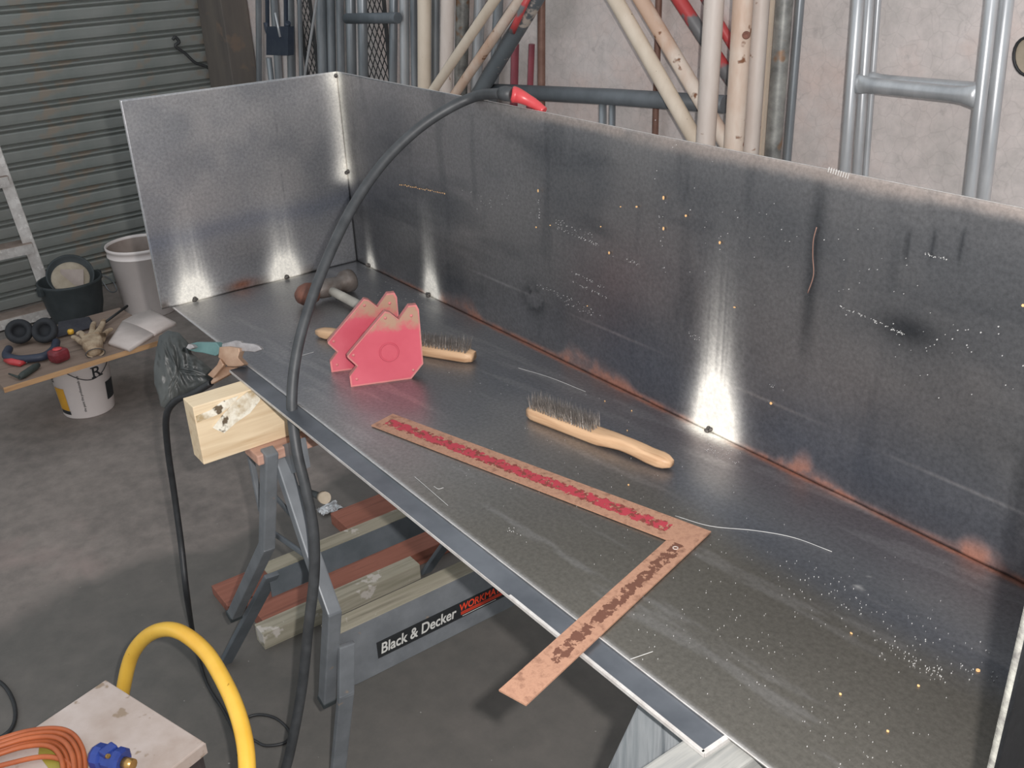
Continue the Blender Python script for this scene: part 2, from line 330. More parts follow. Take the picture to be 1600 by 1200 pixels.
# ================================================================== THE SETTING
WN = Vector((-.07, 1, 0)); WC = 1.2                      # back wall: -.07x + y = 1.2
corner = Vector((-3.19, .977, 0))
dd = Vector((.075, -1, 0)).normalized()                    # along the roller door, away from the corner
wd = Vector((1, .07, 0)).normalized()
def wallp(x, y, off): return at_n(x, y, WN, WC-off)
mb = MB(); mb.box((0, 0, FZ-.05), (9, 8, .1)); fo = part('floor', mb, 'concrete', kind='structure')
mb = MB(); a = corner-wd*.6; b_ = corner+wd*7
mb.prism([a+Vector((0, 0, FZ)), b_+Vector((0, 0, FZ)), b_+Vector((0, 0, 1.7)), a+Vector((0, 0, 1.7))], WN.normalized(), .1)
part('wall_back', mb, 'wall', kind='structure')
# roller door: one slat mesh, many slat parts
door = D.objects.new('door_1', None); COL.objects.link(door); door.location = corner+Vector((0, 0, FZ)); door['kind'] = 'structure'
outn = Vector((1, .075, 0)).normalized()                  # towards the room
PIT = .0865
prof = [(0, 0), (.0, .004), (.006, .010), (.008, .040), (.006, .050), (0, .055), (-.004, .059), (.003, .066), (.009, .072), (.003, .079), (-.003, .083), (0, PIT)]
prof = [(-.002, 0), (.008, .005), (.009, .02), (.009, .048), (.007, .053), (-.008, .057), (.004, .066), (.007, .070), (.004, .074), (-.009, .080), (-.002, PIT)]
mb = MB(); nseg = 10; L = 3.6
for q in range(nseg+1):
    for (o, z) in prof: mb.v.append(dd*(L*q/nseg-.0)+outn*o+Vector((0, 0, z)))
k = len(prof)
for q in range(nseg):
    for i in range(k-1): mb.f.append((q*k+i, (q+1)*k+i, (q+1)*k+i+1, q*k+i+1)); mb.sm.append(False)
sm_ = mb.mesh('slat', 'door')
for i in range(28):
    o = D.objects.new('slat', sm_); COL.objects.link(o); o.parent = door; o.location = (0, 0, i*PIT)
# jamb beside the door
jl = wallp(316, 40, .10); jr = wallp(378, 60, .10)
mb = MB(); jc = Vector(((jl.x+jr.x)/2, 0, 0)); jc.y = WC+.07*jc.x-.075
mb.box((jc.x, jc.y, .39), (.27, .14, 2.6), Matrix.Rotation(.07, 3, 'Z'), .006); part('trim_1', mb, 'post', kind='structure')

# ================================================================== STEEL TRAY
TX, TD, TH, T3 = 1.896, .47, .455, .003
tray = thing('steel_tray', (0, -TD/2, 0), 'long open dark steel tray of tacked sheets resting on timber supports', 'steel tray')
steelA = np.array(srgb(140, 141, 144)[:3]); steelB = np.array(srgb(168, 165, 164)[:3]); blue = np.array(srgb(124, 131, 146)[:3])
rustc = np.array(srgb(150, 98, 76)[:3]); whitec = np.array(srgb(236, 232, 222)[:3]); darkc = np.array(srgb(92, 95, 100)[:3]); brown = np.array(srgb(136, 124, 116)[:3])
def lerp(a, b, w): return a+(b-a)*w[..., None]
def sheet(name, o0, du, dv, lu, lv, n, th, colfun, step=.004, label=None, bow=None):
    nu = int(lu/step)+1; nv = int(lv/step)+1
    U, V = np.meshgrid(np.linspace(0, lu, nu), np.linspace(0, lv, nv), indexing='ij')
    rgb, al = colfun(U, V)
    P = np.array(o0)+U[..., None]*np.array(du)+V[..., None]*np.array(dv)
    if bow is not None: P = P+bow(U, V)[..., None]*np.array(n)
    P2 = P-np.array(n)*th
    vs = np.concatenate([P.reshape(-1, 3), P2.reshape(-1, 3)]); off = nu*nv
    idx = np.arange(nu*nv).reshape(nu, nv)
    q = np.stack([idx[:-1, :-1], idx[1:, :-1], idx[1:, 1:], idx[:-1, 1:]], -1).reshape(-1, 4)
    if np.cross(du, dv) @ np.array(n) < 0: q = q[:, ::-1]
    qs = [q, q[:, ::-1]+off]
    ring = np.concatenate([idx[:, 0], idx[-1, 1:], idx[-2::-1, -1], idx[0, -2:0:-1]]); rn = np.roll(ring, -1)
    e = np.stack([ring, ring+off, rn+off, rn], -1)
    if np.cross(du, dv) @ np.array(n) < 0: e = e[:, ::-1]
    F = np.concatenate(qs+[e])
    me = D.meshes.new(name); me.vertices.add(len(vs)); loc = np.array(wloc(tray)); me.vertices.foreach_set('co', (vs-loc).ravel())
    me.loops.add(F.size); me.loops.foreach_set('vertex_index', F.ravel().astype(np.int32))
    me.polygons.add(len(F)); me.polygons.foreach_set('loop_start', np.arange(0, F.size, 4, dtype=np.int32))
    mi = np.zeros(len(F), dtype=np.int32); mi[2*len(q):] = 1; me.polygons.foreach_set('material_index', mi)
    me.update(); me.validate()
    me.materials.append(M['steel']); me.materials.append(M['edge'])
    ca = me.color_attributes.new('tone', 'FLOAT_COLOR', 'POINT')
    full = np.concatenate([rgb, al[..., None]], -1).reshape(-1, 4); ca.data.foreach_set('color', np.concatenate([full, full]).ravel())
    o = D.objects.new(name, me); COL.objects.link(o); o.parent = tray
    if label: o['label'] = label
    return o
tackL = [at_x(305, 468, 0), at_x(447, 435, 0)]; tackC = [at_y(529, 119, 0), at_y(543, 268, 0)]
tackB = [at_y(578, 415, 0), at_y(672, 460, 0), at_y(1110, 668, 0)]
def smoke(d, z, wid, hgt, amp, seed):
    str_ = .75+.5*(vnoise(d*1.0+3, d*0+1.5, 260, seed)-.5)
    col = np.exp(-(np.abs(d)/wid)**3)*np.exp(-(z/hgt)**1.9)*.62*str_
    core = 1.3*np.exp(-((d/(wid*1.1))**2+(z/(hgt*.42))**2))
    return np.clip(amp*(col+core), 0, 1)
def col_back(U, V):          # U = x, V = z
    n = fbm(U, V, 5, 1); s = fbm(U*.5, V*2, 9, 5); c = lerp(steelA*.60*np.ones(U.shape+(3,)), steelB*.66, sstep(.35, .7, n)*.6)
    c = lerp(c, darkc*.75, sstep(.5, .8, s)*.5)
    c = lerp(c, steelB*.8, sstep(.38, .46, V+.01*n)*.4)                       # dusty lighter band near the top edge
    vt = fbm(U, V*.15, 26, 9); c = lerp(c, darkc*.7, sstep(.6, .75, vt)*.3)     # vertical rub marks
    b = np.exp(-((U-1.2)/.5)**2-((V-.05)/.08)**2); c = lerp(c, blue*.9, b*.45)
    b = np.exp(-((U-1.50)/.045)**2-((V-.275)/.02)**2); c = lerp(c, darkc*.45, b*.9)  # smudge
    for px in (1415, 1455, 1500, 1268):
        q = at_y(px, 385 if px > 1300 else 420, 0); b = np.exp(-((U-q.x)/(.0035 if px > 1300 else .012))**2-((V-q.z)/(.022 if px > 1300 else .13))**4); c = lerp(c, darkc*.5, b*.7)
    b = np.exp(-((U-.72)/.03)**2-((V-.10)/.03)**2)*sstep(.4, .6, fbm(U, V, 40, 3)); c = lerp(c, darkc*.4, b)
    r = np.clip(1-V/(.012+.05*sstep(.45, .75, fbm(U, V*0+1, 8, 21))), 0, 1)*sstep(.15, .5, U+.2); rr = sstep(0, .8, r)*(.4+.6*sstep(.35, .6, fbm(U, V, 30, 12)))
    c = lerp(c, rustc, rr*.75)
    tb = sstep(TH-.020*(.4+fbm(U, V*0, 9, 81))-.004, TH-.004, V+.004*fbm(U, V, 60, 83))*sstep(.5, .8, U)*sstep(.3, .5, fbm(U, V*0, 5, 85)+.1); c = lerp(c, np.array(srgb(150, 138, 130)[:3]), tb*.7)
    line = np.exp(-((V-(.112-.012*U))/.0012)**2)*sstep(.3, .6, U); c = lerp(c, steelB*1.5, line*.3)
    al = np.zeros(U.shape); tz = TH
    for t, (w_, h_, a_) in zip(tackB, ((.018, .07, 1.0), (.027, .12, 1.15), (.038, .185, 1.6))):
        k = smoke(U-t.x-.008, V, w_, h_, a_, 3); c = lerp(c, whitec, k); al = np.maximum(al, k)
    t0, t1 = tackC[0].z, tackC[1].z
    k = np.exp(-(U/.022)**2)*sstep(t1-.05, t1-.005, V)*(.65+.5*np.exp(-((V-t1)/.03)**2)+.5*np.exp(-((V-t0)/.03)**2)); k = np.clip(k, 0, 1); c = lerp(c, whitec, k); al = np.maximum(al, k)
    return np.clip(c, 0, 1), np.clip(al+rr*.6+tb*.5, 0, 1)
def col_left(U, V):          # U = distance from corner (toward camera side), V = z
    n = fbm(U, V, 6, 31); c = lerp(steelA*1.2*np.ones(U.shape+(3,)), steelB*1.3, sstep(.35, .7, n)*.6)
    w0 = .17+.05*(fbm(U, V*0+2, 6, 33)-.5)-.06*U; band = np.exp(-((V-w0)/.028)**2); c = lerp(c, blue, band*.65)
    low = sstep(w0+.02, w0-.04, V) if False else (1-sstep(-.04, .02, V-w0)); c = lerp(c, steelA*1.1, low*.55)
    c = lerp(c, brown*.8, (1-sstep(0, .03, V))*sstep(.4, .6, fbm(U, V, 20, 36))*.8)
    sc = np.exp(-((U-(.175-.03*V))/.0012)**2); c = lerp(c, steelA*.8, sc*.4)
    rb = np.exp(-((U-.30)/.03)**2-((V-.012)/.012)**2); c = lerp(c, rustc, rb*.9)
    al = np.zeros(U.shape)
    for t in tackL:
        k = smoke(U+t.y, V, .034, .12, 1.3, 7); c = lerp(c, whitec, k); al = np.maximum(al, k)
    t0, t1 = tackC[0].z, tackC[1].z
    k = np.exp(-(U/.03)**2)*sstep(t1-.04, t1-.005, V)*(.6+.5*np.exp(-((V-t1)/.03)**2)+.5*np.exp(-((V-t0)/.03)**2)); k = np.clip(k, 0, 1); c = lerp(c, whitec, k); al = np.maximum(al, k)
    return np.clip(c, 0, 1), al
def col_floor(U, V):         # U = x, V = distance from back joint towards the front
    n = fbm(U, V, 4, 41); c = lerp(steelA*.95*np.ones(U.shape+(3,)), steelB*.9, sstep(.35, .7, n)*.6)
    g = sstep(1.0, 1.6, U+.8*V+.3*(fbm(U, V, 3, 44)-.5))*sstep(.13, .24, V+.08*(fbm(U, V, 5, 47)-.5)); c = lerp(c, np.array(srgb(120, 114, 102)[:3]), g*.8)
    bl = np.exp(-((V-(.15+.03*np.sin(U*5)))/.035)**2)*sstep(.5, 1.2, U); c = lerp(c, blue*.75, bl*.45)
    rd = (1-sstep(0, .16, V))*sstep(.6, 1.2, U); c = lerp(c, np.array(srgb(128, 108, 108)[:3]), rd*.5)
    r = np.clip(1-V/.014, 0, 1)*sstep(.25, .7, U)*(.5+.5*sstep(.3, .6, fbm(U, V, 30, 52))); c = lerp(c, rustc, sstep(0, .6, r)*.8)
    s = fbm(U*.35, V*3+U*.3, 14, 55); c = lerp(c, steelB*1.25, sstep(.6, .75, s)*.25)
    al = r*.6
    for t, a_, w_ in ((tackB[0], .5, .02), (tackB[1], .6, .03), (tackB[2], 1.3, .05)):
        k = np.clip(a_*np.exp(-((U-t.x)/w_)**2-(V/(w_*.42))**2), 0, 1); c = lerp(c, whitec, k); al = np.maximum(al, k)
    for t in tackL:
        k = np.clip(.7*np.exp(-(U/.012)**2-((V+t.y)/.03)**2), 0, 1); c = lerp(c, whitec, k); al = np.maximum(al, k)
    for px, py, rr_ in ((1350, 910, .010), (960, 630, .006), (1340, 895, .006), (805, 835, .006)):
        q = at_z(px, py, 0); k = np.clip(1.6*np.exp(-((U-q.x)/rr_)**2-((V+q.y)/rr_)**2)*sstep(.5, .62, fbm(U, V, 60, 61, 2)), 0, 1); c = lerp(c, whitec, k*.9); al = np.maximum(al, k)
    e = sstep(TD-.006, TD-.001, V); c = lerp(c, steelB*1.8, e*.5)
    return np.clip(c, 0, 1), np.clip(al, 0, 1)
def col_right(U, V):
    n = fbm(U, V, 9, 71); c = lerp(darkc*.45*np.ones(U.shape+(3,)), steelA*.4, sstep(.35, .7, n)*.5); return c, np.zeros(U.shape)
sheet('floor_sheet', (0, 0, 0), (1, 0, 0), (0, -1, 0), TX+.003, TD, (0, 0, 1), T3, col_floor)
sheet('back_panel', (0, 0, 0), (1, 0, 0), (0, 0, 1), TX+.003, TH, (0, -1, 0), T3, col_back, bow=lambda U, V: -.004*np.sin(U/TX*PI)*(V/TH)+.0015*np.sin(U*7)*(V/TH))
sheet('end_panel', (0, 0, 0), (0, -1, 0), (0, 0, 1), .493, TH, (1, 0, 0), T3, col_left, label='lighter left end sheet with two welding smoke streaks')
sheet('end_panel', (TX+.008, 0, 0), (0, -1, 0), (0, 0, 1), TD+.004, TH, (1, 0, 0), .005, col_right, step=.01, label='dark right end sheet seen from outside').data.materials[1] = M['roughedge']
# flat bar ledge under the front edge, its ground edges bright
mb = MB(); x0, x1 = .412, 1.645; mb.box(((x0+x1)/2, -.473, -.0055), (x1-x0, .060, .0045)); part('front_ledge', mb, 'steelplain', tray, 'dark narrow flat bar along the front edge')
mb = MB(); mb.box(((x0+x1)/2, -.5038, -.0055), (x1-x0, .0011, .0046)); mb.box((x1+.0008, -.482, -.0055), (.0016, .042, .0052)); mb.box((x1-.0017, -.4865, -.0028), (.004, .035, .0008)); mb.box(((x0+x1)/2+.45, -.5022, -.0028), (.33, .003, .0008))
part('ground_edge', mb, 'edge', tray, 'bright ground steel edge of the ledge')
for t, ax in [(p, 'l') for p in tackL]+[(p, 'c') for p in tackC]+[(p, 'b') for p in tackB]:
    mb = MB(); c = Vector(t)
    if ax == 'l': c = Vector((.004, t.y, .004))
    elif ax == 'c': c = Vector((.004, -.004, t.z))
    else: c = Vector((t.x, -.004, .004))
    for k in range(5):
        q = c+Vector((random.uniform(-.004, .004), random.uniform(-.003, .003), random.uniform(-.002, .003))); r = random.uniform(.003, .0055)
        mb.lathe([(0, -r), (r*.8, -r*.6), (r, 0), (r*.8, r*.6), (0, r)], q, 8)
    part('weld_tack', mb, 'mortar', tray)
# flecks on the back sheet and the floor sheet, from the positions of the visible specks
def flecks(name, pts, m, plane, size):
    mb = MB()
    for (x, y, s, el) in pts:
        P = at_y(x, y, -.0004) if plane == 'b' else at_z(x, y, .0004)
        e1 = Vector((1, 0, 0)); e2 = Vector((0, 0, 1)) if plane == 'b' else Vector((0, 1, 0)); nn = Vector((0, -1, 0)) if plane == 'b' else Vector((0, 0, 1))
        ring = [P+(e1*math.cos(a)*s+e2*math.sin(a)*s*el)*size for a in np.linspace(0, 2*PI, 7)[:-1]]
        mb.prism(ring, nn, .0012)
    o = part(name, mb, m, tray, kind='stuff'); return o
gold = [(841, 298, 1, 2), (838, 355, 1.3, .8), (860, 352, 1, .7), (995, 323, 1.4, .7), (970, 323, .9, .8), (1037, 309, 1.2, 1.8), (1072, 337, 1.3, 1), (1037, 357, 1.1, 1.8), (952, 395, 1.2, 1.5), (1125, 379, 1.2, 1.4), (939, 354, .8, 1), (918, 478, .8, .8), (1205, 630, 1.5, 1), (1599, 477, 1.2, 1), (1148, 480, 1.4, .5)]
for i in range(26): gold.append((625+i*2.8, 288+i*.55+random.uniform(-1, 1), random.uniform(.3, .7), 1.6))
flecks('rust_fleck', gold, 'fleck', 'b', .0015)
pale = []
def trail(x0, y0, x1, y1, n, j=2, s=.5):
    for i in range(n): f = random.random(); pale.append((x0+(x1-x0)*f+random.uniform(-j, j), y0+(y1-y0)*f+random.uniform(-j, j), random.uniform(.3, 1)*s, random.uniform(.6, 1.5)))
trail(842, 310, 843, 345, 12, 1, .7); trail(865, 352, 935, 383, 40, 2); trail(870, 345, 925, 368, 25, 4); trail(895, 425, 945, 450, 26, 1.5); trail(895, 440, 948, 465, 26, 1.5); trail(840, 445, 895, 470, 25, 3)
trail(880, 470, 935, 490, 30, 7); trail(1075, 520, 1095, 532, 10, 4); trail(950, 400, 1000, 412, 12, 3); trail(1030, 330, 1040, 440, 14, 3); trail(1440, 395, 1480, 405, 16, 2, .7); trail(1313, 478, 1420, 525, 60, 2, .6)
trail(1450, 540, 1550, 520, 14, 14, .8); trail(1200, 600, 1230, 612, 8, 2); trail(720, 300, 830, 330, 20, 20); trail(1000, 250, 1250, 450, 35, 70, .55); trail(1300, 400, 1560, 640, 40, 70, .6)
flecks('pale_fleck', pale, 'whitefleck', 'b', .0011)
pale = []
trail(1220, 890, 1540, 1050, 110, 32, .8); trail(1370, 1010, 1480, 1060, 60, 12, .8); trail(1100, 690, 1150, 715, 60, 16, .7); trail(700, 600, 1400, 1000, 160, 110, .45); trail(560, 440, 720, 480, 40, 14, .5); trail(1000, 900, 1400, 1180, 140, 90, .6); trail(790, 825, 830, 845, 10, 5, .8)
flecks('pale_fleck', [p for p in pale if at_z(p[0], p[1], 0).y > -.46 and at_z(p[0], p[1], 0).y < -.01 and at_z(p[0], p[1], 0).x < 1.88], 'whitefleck', 'f', .0008)
gold = [(1313, 1085, 1.3, .8), (1435, 1072, 1.3, .8), (1387, 1143, 1.3, .8), (945, 627, 1.2, .6), (987, 642, 1.1, .6), (980, 673, 1, .6), (1528, 1048, 2, 1), (982, 758, 1.3, .8), (1330, 990, 1.5, .5)]
flecks('rust_fleck', gold, 'fleck', 'f', .0012)
def scratch(pts, wd_=.0005, pl='f'):
    P = spline([at_z(x, y, .0009) if pl == 'f' else at_y(x, y, -.0009) for x, y in pts], 6)
    mb = MB(); mb.tube(P, wd_, 5); return mb
mb = scratch([(1055, 806), (1110, 822), (1180, 829), (1240, 840), (1300, 862)])
for s_ in ([(678, 760), (685, 764), (693, 762)], [(648, 745), (662, 757), (700, 790)], [(985, 1030), (1020, 1018)], [(810, 575), (860, 590), (915, 612)], [(470, 556), (490, 550)], [(452, 534), (470, 530)]): mb.v, mb.f, mb.sm = (lambda a: (a.v, a.f, a.sm))(mb.add(scratch(s_, .0004).v, scratch(s_, .0004).f))
part('scratch_mark', mb, 'whitefleck', tray, kind='stuff')
mb = scratch([(1276, 355), (1271, 375), (1270, 400), (1271, 430), (1262, 458)], .0007, 'b'); part('rust_streak', mb, 'rustpole', tray)
mb = MB()
for i in range(9):
    P = at_y(1295+i*3.8, 265+i*1.3, -.001); mb.box(P, (.0012, .001, .007), Matrix.Rotation(.2, 3, 'Y'))
part('grinder_mark', mb, 'edge', tray, kind='stuff')

# ================================================================== SUPPORTS
# bearing timber
mb = MB(); bx0, bx1, bz0, bz1 = .462, .512, -.127, -.0082
by = -.615
mb.box(((bx0+bx1)/2, (by+.12)/2, (bz0+bz1)/2), (bx1-bx0, .12-by, bz1-bz0), None, .002)
bearer = thing('timber_bearer', (.487, -.25, bz0), 'thick yellow pine timber with torn bark patch, jutting out under the tray', 'timber')
bearer_top = -.0365
part('timber_body', mb, 'pine', bearer)
mb = MB(); cx = bx1+.0004
patch = [at_x(*p, bx1+.0008) for p in [(332, 668), (346, 650), (364, 630), (386, 612), (408, 606), (405, 626), (390, 645), (368, 660), (350, 676), (340, 672)]]
mb.prism(patch, (1, 0, 0), .002); part('bark_patch', mb, 'bark', bearer)
mb = MB(); patch = [at_x(*p, bx1+.0006) for p in [(306, 650), (330, 640), (345, 628), (372, 618), (366, 630), (344, 646), (308, 660)]]
mb.prism(patch, (1, 0, 0), .0012); part('white_smear', mb, 'bark', bearer)
# folding workbench
wb = thing('folding_workbench', (.42, -.2, FZ), 'grey folding workbench with wooden jaws and a black name label on its step', 'workbench')
JT = bz0-.0005
mb = MB(); mb.box((.5125, -.145, JT-.011), (.065, .76, .022), None, .003); part('jaw', mb, 'jaw', wb)
mb = MB(); mb.box((.33, -.145, JT-.011), (.20, .76, .022), None, .003); part('jaw', mb, 'jaw', wb)
def Y(p, y): return at_y(p[0], p[1], y)
def legset(y0, shift, front=True):
    s = Vector((0, shift, 0))
    def L(name, pts, w_, h_, m):
        mb = MB(); P = [Y(p, yy)+s for p, yy in pts]
        for a, b in zip(P, P[1:]):
            e = (b-a).normalized()*.006; mb.beam(a-e, b+e, w_, h_, Vector((0, 1, 0)), .003)
        part(name, mb, m, wb)
    L('leg', [((440, 722), -.475), ((488, 868), -.49), ((519, 955), -.495), ((511, 1092), -.50)], .026, .028, 'wmgrey')
    L('leg', [((421, 708), -.50), ((417, 852), -.51), ((366, 960), -.53)], .026, .026, 'wmgrey')
    L('strut', [((392, 716), -.49), ((408, 795), -.49)], .012, .012, 'wmgrey')
    L('strut', [((412, 822), -.485), ((484, 872), -.485)], .014, .006, 'wmdark')
    L('strut', [((432, 778), -.47), ((478, 830), -.47)], .014, .006, 'wmdark')
    L('lower_leg', [((541, 1010), -.47), ((540, 1085), -.485), ((527, 1215), -.505)], .012, .034, 'wmgrey')
    L('lower_leg', [((424, 900), -.455), ((352, 1035), -.54)], .012, .036, 'wmdark')
    # jaw carrier bracket
    P = [Y(p, -.47)+s for p in [(427, 700), (462, 688), (470, 735), (452, 742)]]
    mb = MB(); mb.prism(P, (0, 1, 0), .02); part('bracket', mb, 'wmgrey', wb)
    # feet
    for p, yy in (((511, 1092), -.50), ((366, 960), -.53)):
        q = Y(p, yy)+s; mb = MB(); mb.box(q, (.03, .03, .016), Matrix.Rotation(.3, 3, 'Y'), .003); part('foot', mb, 'helmetblack', wb)
legset(0, 0); legset(0, .60)
XR = .652
ra = at_x(526, 985, XR); rb = at_x(527, 1055, XR)
zt = at_x(590, 962, XR).z; zb_ = at_x(590, 1055, XR).z
mb = MB(); y0, y1 = -.475, .13
pl = [Vector((XR, y0, at_x(540, 985, XR).z)), Vector((XR, y0, at_x(540, 1075, XR).z)), Vector((XR, y0+.05, at_x(552, 1072, XR).z)), Vector((XR, y1, at_x(552, 1072, XR).z)), Vector((XR, y1, at_x(540, 985, XR).z))]
mb.prism(pl, (-1, 0, 0), .003); part('step_rail', mb, 'wmgrey', wb)
topz = pl[0].z
mb = MB(); mb.box((XR-.022, (y0+y1)/2, topz), (.046, y1-y0, .003)); part('step_top', mb, 'oldwood', wb, 'rusty top of the front step')
# label
lab = [at_x(*p, XR+.0006) for p in [(588, 1003), (592, 1026), (718, 969), (713, 946)]]; 
dirl = Vector((0, 1, 0)); upl = Vector((0, 0, 1))
lz = (lab[0].z+lab[3].z)/2; lz0 = (lab[1].z+lab[2].z)/2; ly0 = lab[0].y; ly1 = lab[2].y
lend = at_x(795, 905, XR).y
mb = MB(); mb.box((XR+.0006, (ly0+lend)/2, (lz+lz0)/2), (.0008, lend-ly0, lz-lz0)); labo = part('name_label', mb, 'labelblack', wb)
Hh = lz-lz0
mb = MB(); letters(mb, 'Black & Decker', (XR+.0013, ly0+.008, lz0+Hh*.22), dirl, upl, (ly1-ly0)*.93, Hh*.62, .18, .02); part('lettering', mb, 'labelwhite', labo)
wy = ly1+.003
mb = MB(); letters(mb, 'WORKMATE', (XR+.0013, wy, lz0+Hh*.46), dirl, upl, (lend-wy)*.90, Hh*.42, .18, .02)
for k in range(3): mb.box((XR+.0012, wy+.5*(lend-wy)*.92, lz0+Hh*(.36-.07*k)), (.0006, (lend-wy)*.9, Hh*.03))
part('lettering', mb, 'labelred', labo)
mb = MB(); letters(mb, 'HEAVY DUTY  HOME BENCH', (XR+.0013, wy+.003, lz0+Hh*.05), dirl, upl, (lend-wy)*.85, Hh*.09, 0, 0) if False else mb.box((XR+.0012, wy+.05, lz0+Hh*.1), (.0006, .09, Hh*.03))
part('small_print', mb, 'labelwhite', labo)
for py in (1030, 1054):
    q = at_x(549, py, XR+.001); mb = MB(); mb.lathe([(0, .003), (.004, .002), (.005, 0)], q, 12, Matrix.Rotation(PI/2, 3, 'Y')); part('rivet', mb, 'galv', wb)
# rear rail (dark side, rusty top)
XB = .30; ztr = at_y(425, 893, -.45).z; ztr = -.565
mb = MB(); mb.box((XB, -.16, ztr-.032), (.003, .60, .064)); part('rear_rail', mb, 'wmdark', wb)
mb = MB(); mb.box((XB-.022, -.16, ztr), (.044, .60, .003)); part('rear_rail_top', mb, 'oldwood', wb, 'rust stained top of the rear rail')
# screw and knob
kn = at_y(505, 777, -.40); ks = at_y(462, 762, -.40)
mb = MB(); mb.tube([ks, kn], .007, 10); part('vice_screw', mb, 'helmetblack', wb)
mb = MB(); dk_ = (kn-ks).normalized(); mb.tube([kn-dk_*.004, kn+dk_*.010], .0125, 20); part('crank_knob', mb, 'plaster', wb, 'pale round crank knob end')

# scrap of foil on the floor below the knob
fc = at_z(515, 797, FZ+.004); mb = MB(); n = 9; vs = []; rr = random.Random(3)
for i in range(n+1):
    for j in range(n+1): vs.append(fc+Vector(((i/n-.5)*.05+rr.uniform(-.002, .002), (j/n-.5)*.07+rr.uniform(-.002, .002), rr.uniform(0, .012))))
mb.add(vs, [(i*(n+1)+j, (i+1)*(n+1)+j, (i+1)*(n+1)+j+1, i*(n+1)+j+1) for i in range(n) for j in range(n)])
o = solo('foil_scrap', mb, 'galv', 'crumpled silvery scrap on the floor below the pale crank knob', 'scrap'); sd_ = o.modifiers.new('s', 'SOLIDIFY'); sd_.thickness = .0008

# weathered trestle at the right
tr = thing('timber_trestle', (1.60, -.3, FZ), 'weathered silver grey timber trestle under the right end of the tray', 'trestle')
mb = MB(); mb.box((1.646, -.31, -.0355), (.062, .62, .054), None, .003); part('bearer', mb, 'greywoody', tr)
def board(a, b, w_, th, m, name, nrm=Vector((0, -1, 0))):
    mb = MB(); mb.beam(a, b, w_, th, nrm, .003); return part(name, mb, m, tr)
a = Vector((1.569, -.455, -.028)); d_ = Vector((-.36, 0, -1)).normalized(); bL = a+d_*((a.z-FZ-.016)/-d_.z)
board(a+d_*.0, bL, .086, .032, 'greywood', 'leg')
a2 = Vector((1.76, -.455, -.04)); d2 = Vector((.18, 0, -1)).normalized(); board(a2, a2+d2*((a2.z-FZ-.01)/-d2.z), .086, .032, 'greywood', 'leg')
a = Vector((1.569, -.02, -.028)); bL = a+d_*((a.z-FZ-.016)/-d_.z); board(a, bL, .086, .032, 'greywood', 'leg')
a2 = Vector((1.76, -.02, -.04)); board(a2, a2+d2*((a2.z-FZ-.01)/-d2.z), .086, .032, 'greywood', 'leg')


# timbers on the floor under the bench
def floor_timber(px0, px1, length, th, m, label, z=FZ, ang=0, grp=None, nm='timber_plank'):
    A = at_z(*px0, z+th); B = at_z(*px1, z+th)                   # the two corners of the near end, top face
    wv = B-A; d = Vector((0, 0, 1)).cross(wv.normalized());  d = d if d.y > 0 else -d
    d = Matrix.Rotation(ang, 3, 'Z') @ d
    mb = MB(); mb.prism([A, B, B+d*length, A+d*length], (0, 0, -1), th); return solo(nm, mb, m, label, 'timber', grp)
yd = Vector((0, 1, 0))
def ytimber(x0, x1, y0, y1, z0, th, m, label, rot=0):
    mb = MB(); c = Vector(((x0+x1)/2, (y0+y1)/2, z0+th/2)); mb.box(c, (x1-x0, y1-y0, th), Matrix.Rotation(rot, 3, 'Z'), .002)
    return solo('timber_plank', mb, m, label, 'timber')
pA = at_z(330, 915, FZ+.03); pB = at_z(350, 938, FZ+.03)
ytimber(pA.x, pA.x+.12, pA.y, pA.y+.62, FZ, .03, 'redwood', 'red brown plank furthest left on the floor, its end beyond the bench leg')
pC = at_z(398, 955, FZ+.045)
ytimber(pC.x-.06, pC.x+.052, pC.y+.0, pC.y+.66, FZ+.0, .045, 'redwood', 'reddish plank on the floor between the rear rail and the weathered block')
pD = at_z(405, 985, FZ+.05); pD2 = at_z(600, 868, FZ+.05); pD3 = at_z(645, 872, FZ+.05)
ytimber(pC.x+.056, pC.x+.108, pD.y, pD3.y, FZ, .05, 'oldwood', 'short weathered grey timber block on the floor behind the labelled step')
pE = at_z(545, 828, FZ+.04)
ytimber(pE.x-.12, pE.x, pE.y, pE.y+.5, FZ, .04, 'redwood', 'reddish plank deepest under the tray, only its end showing')

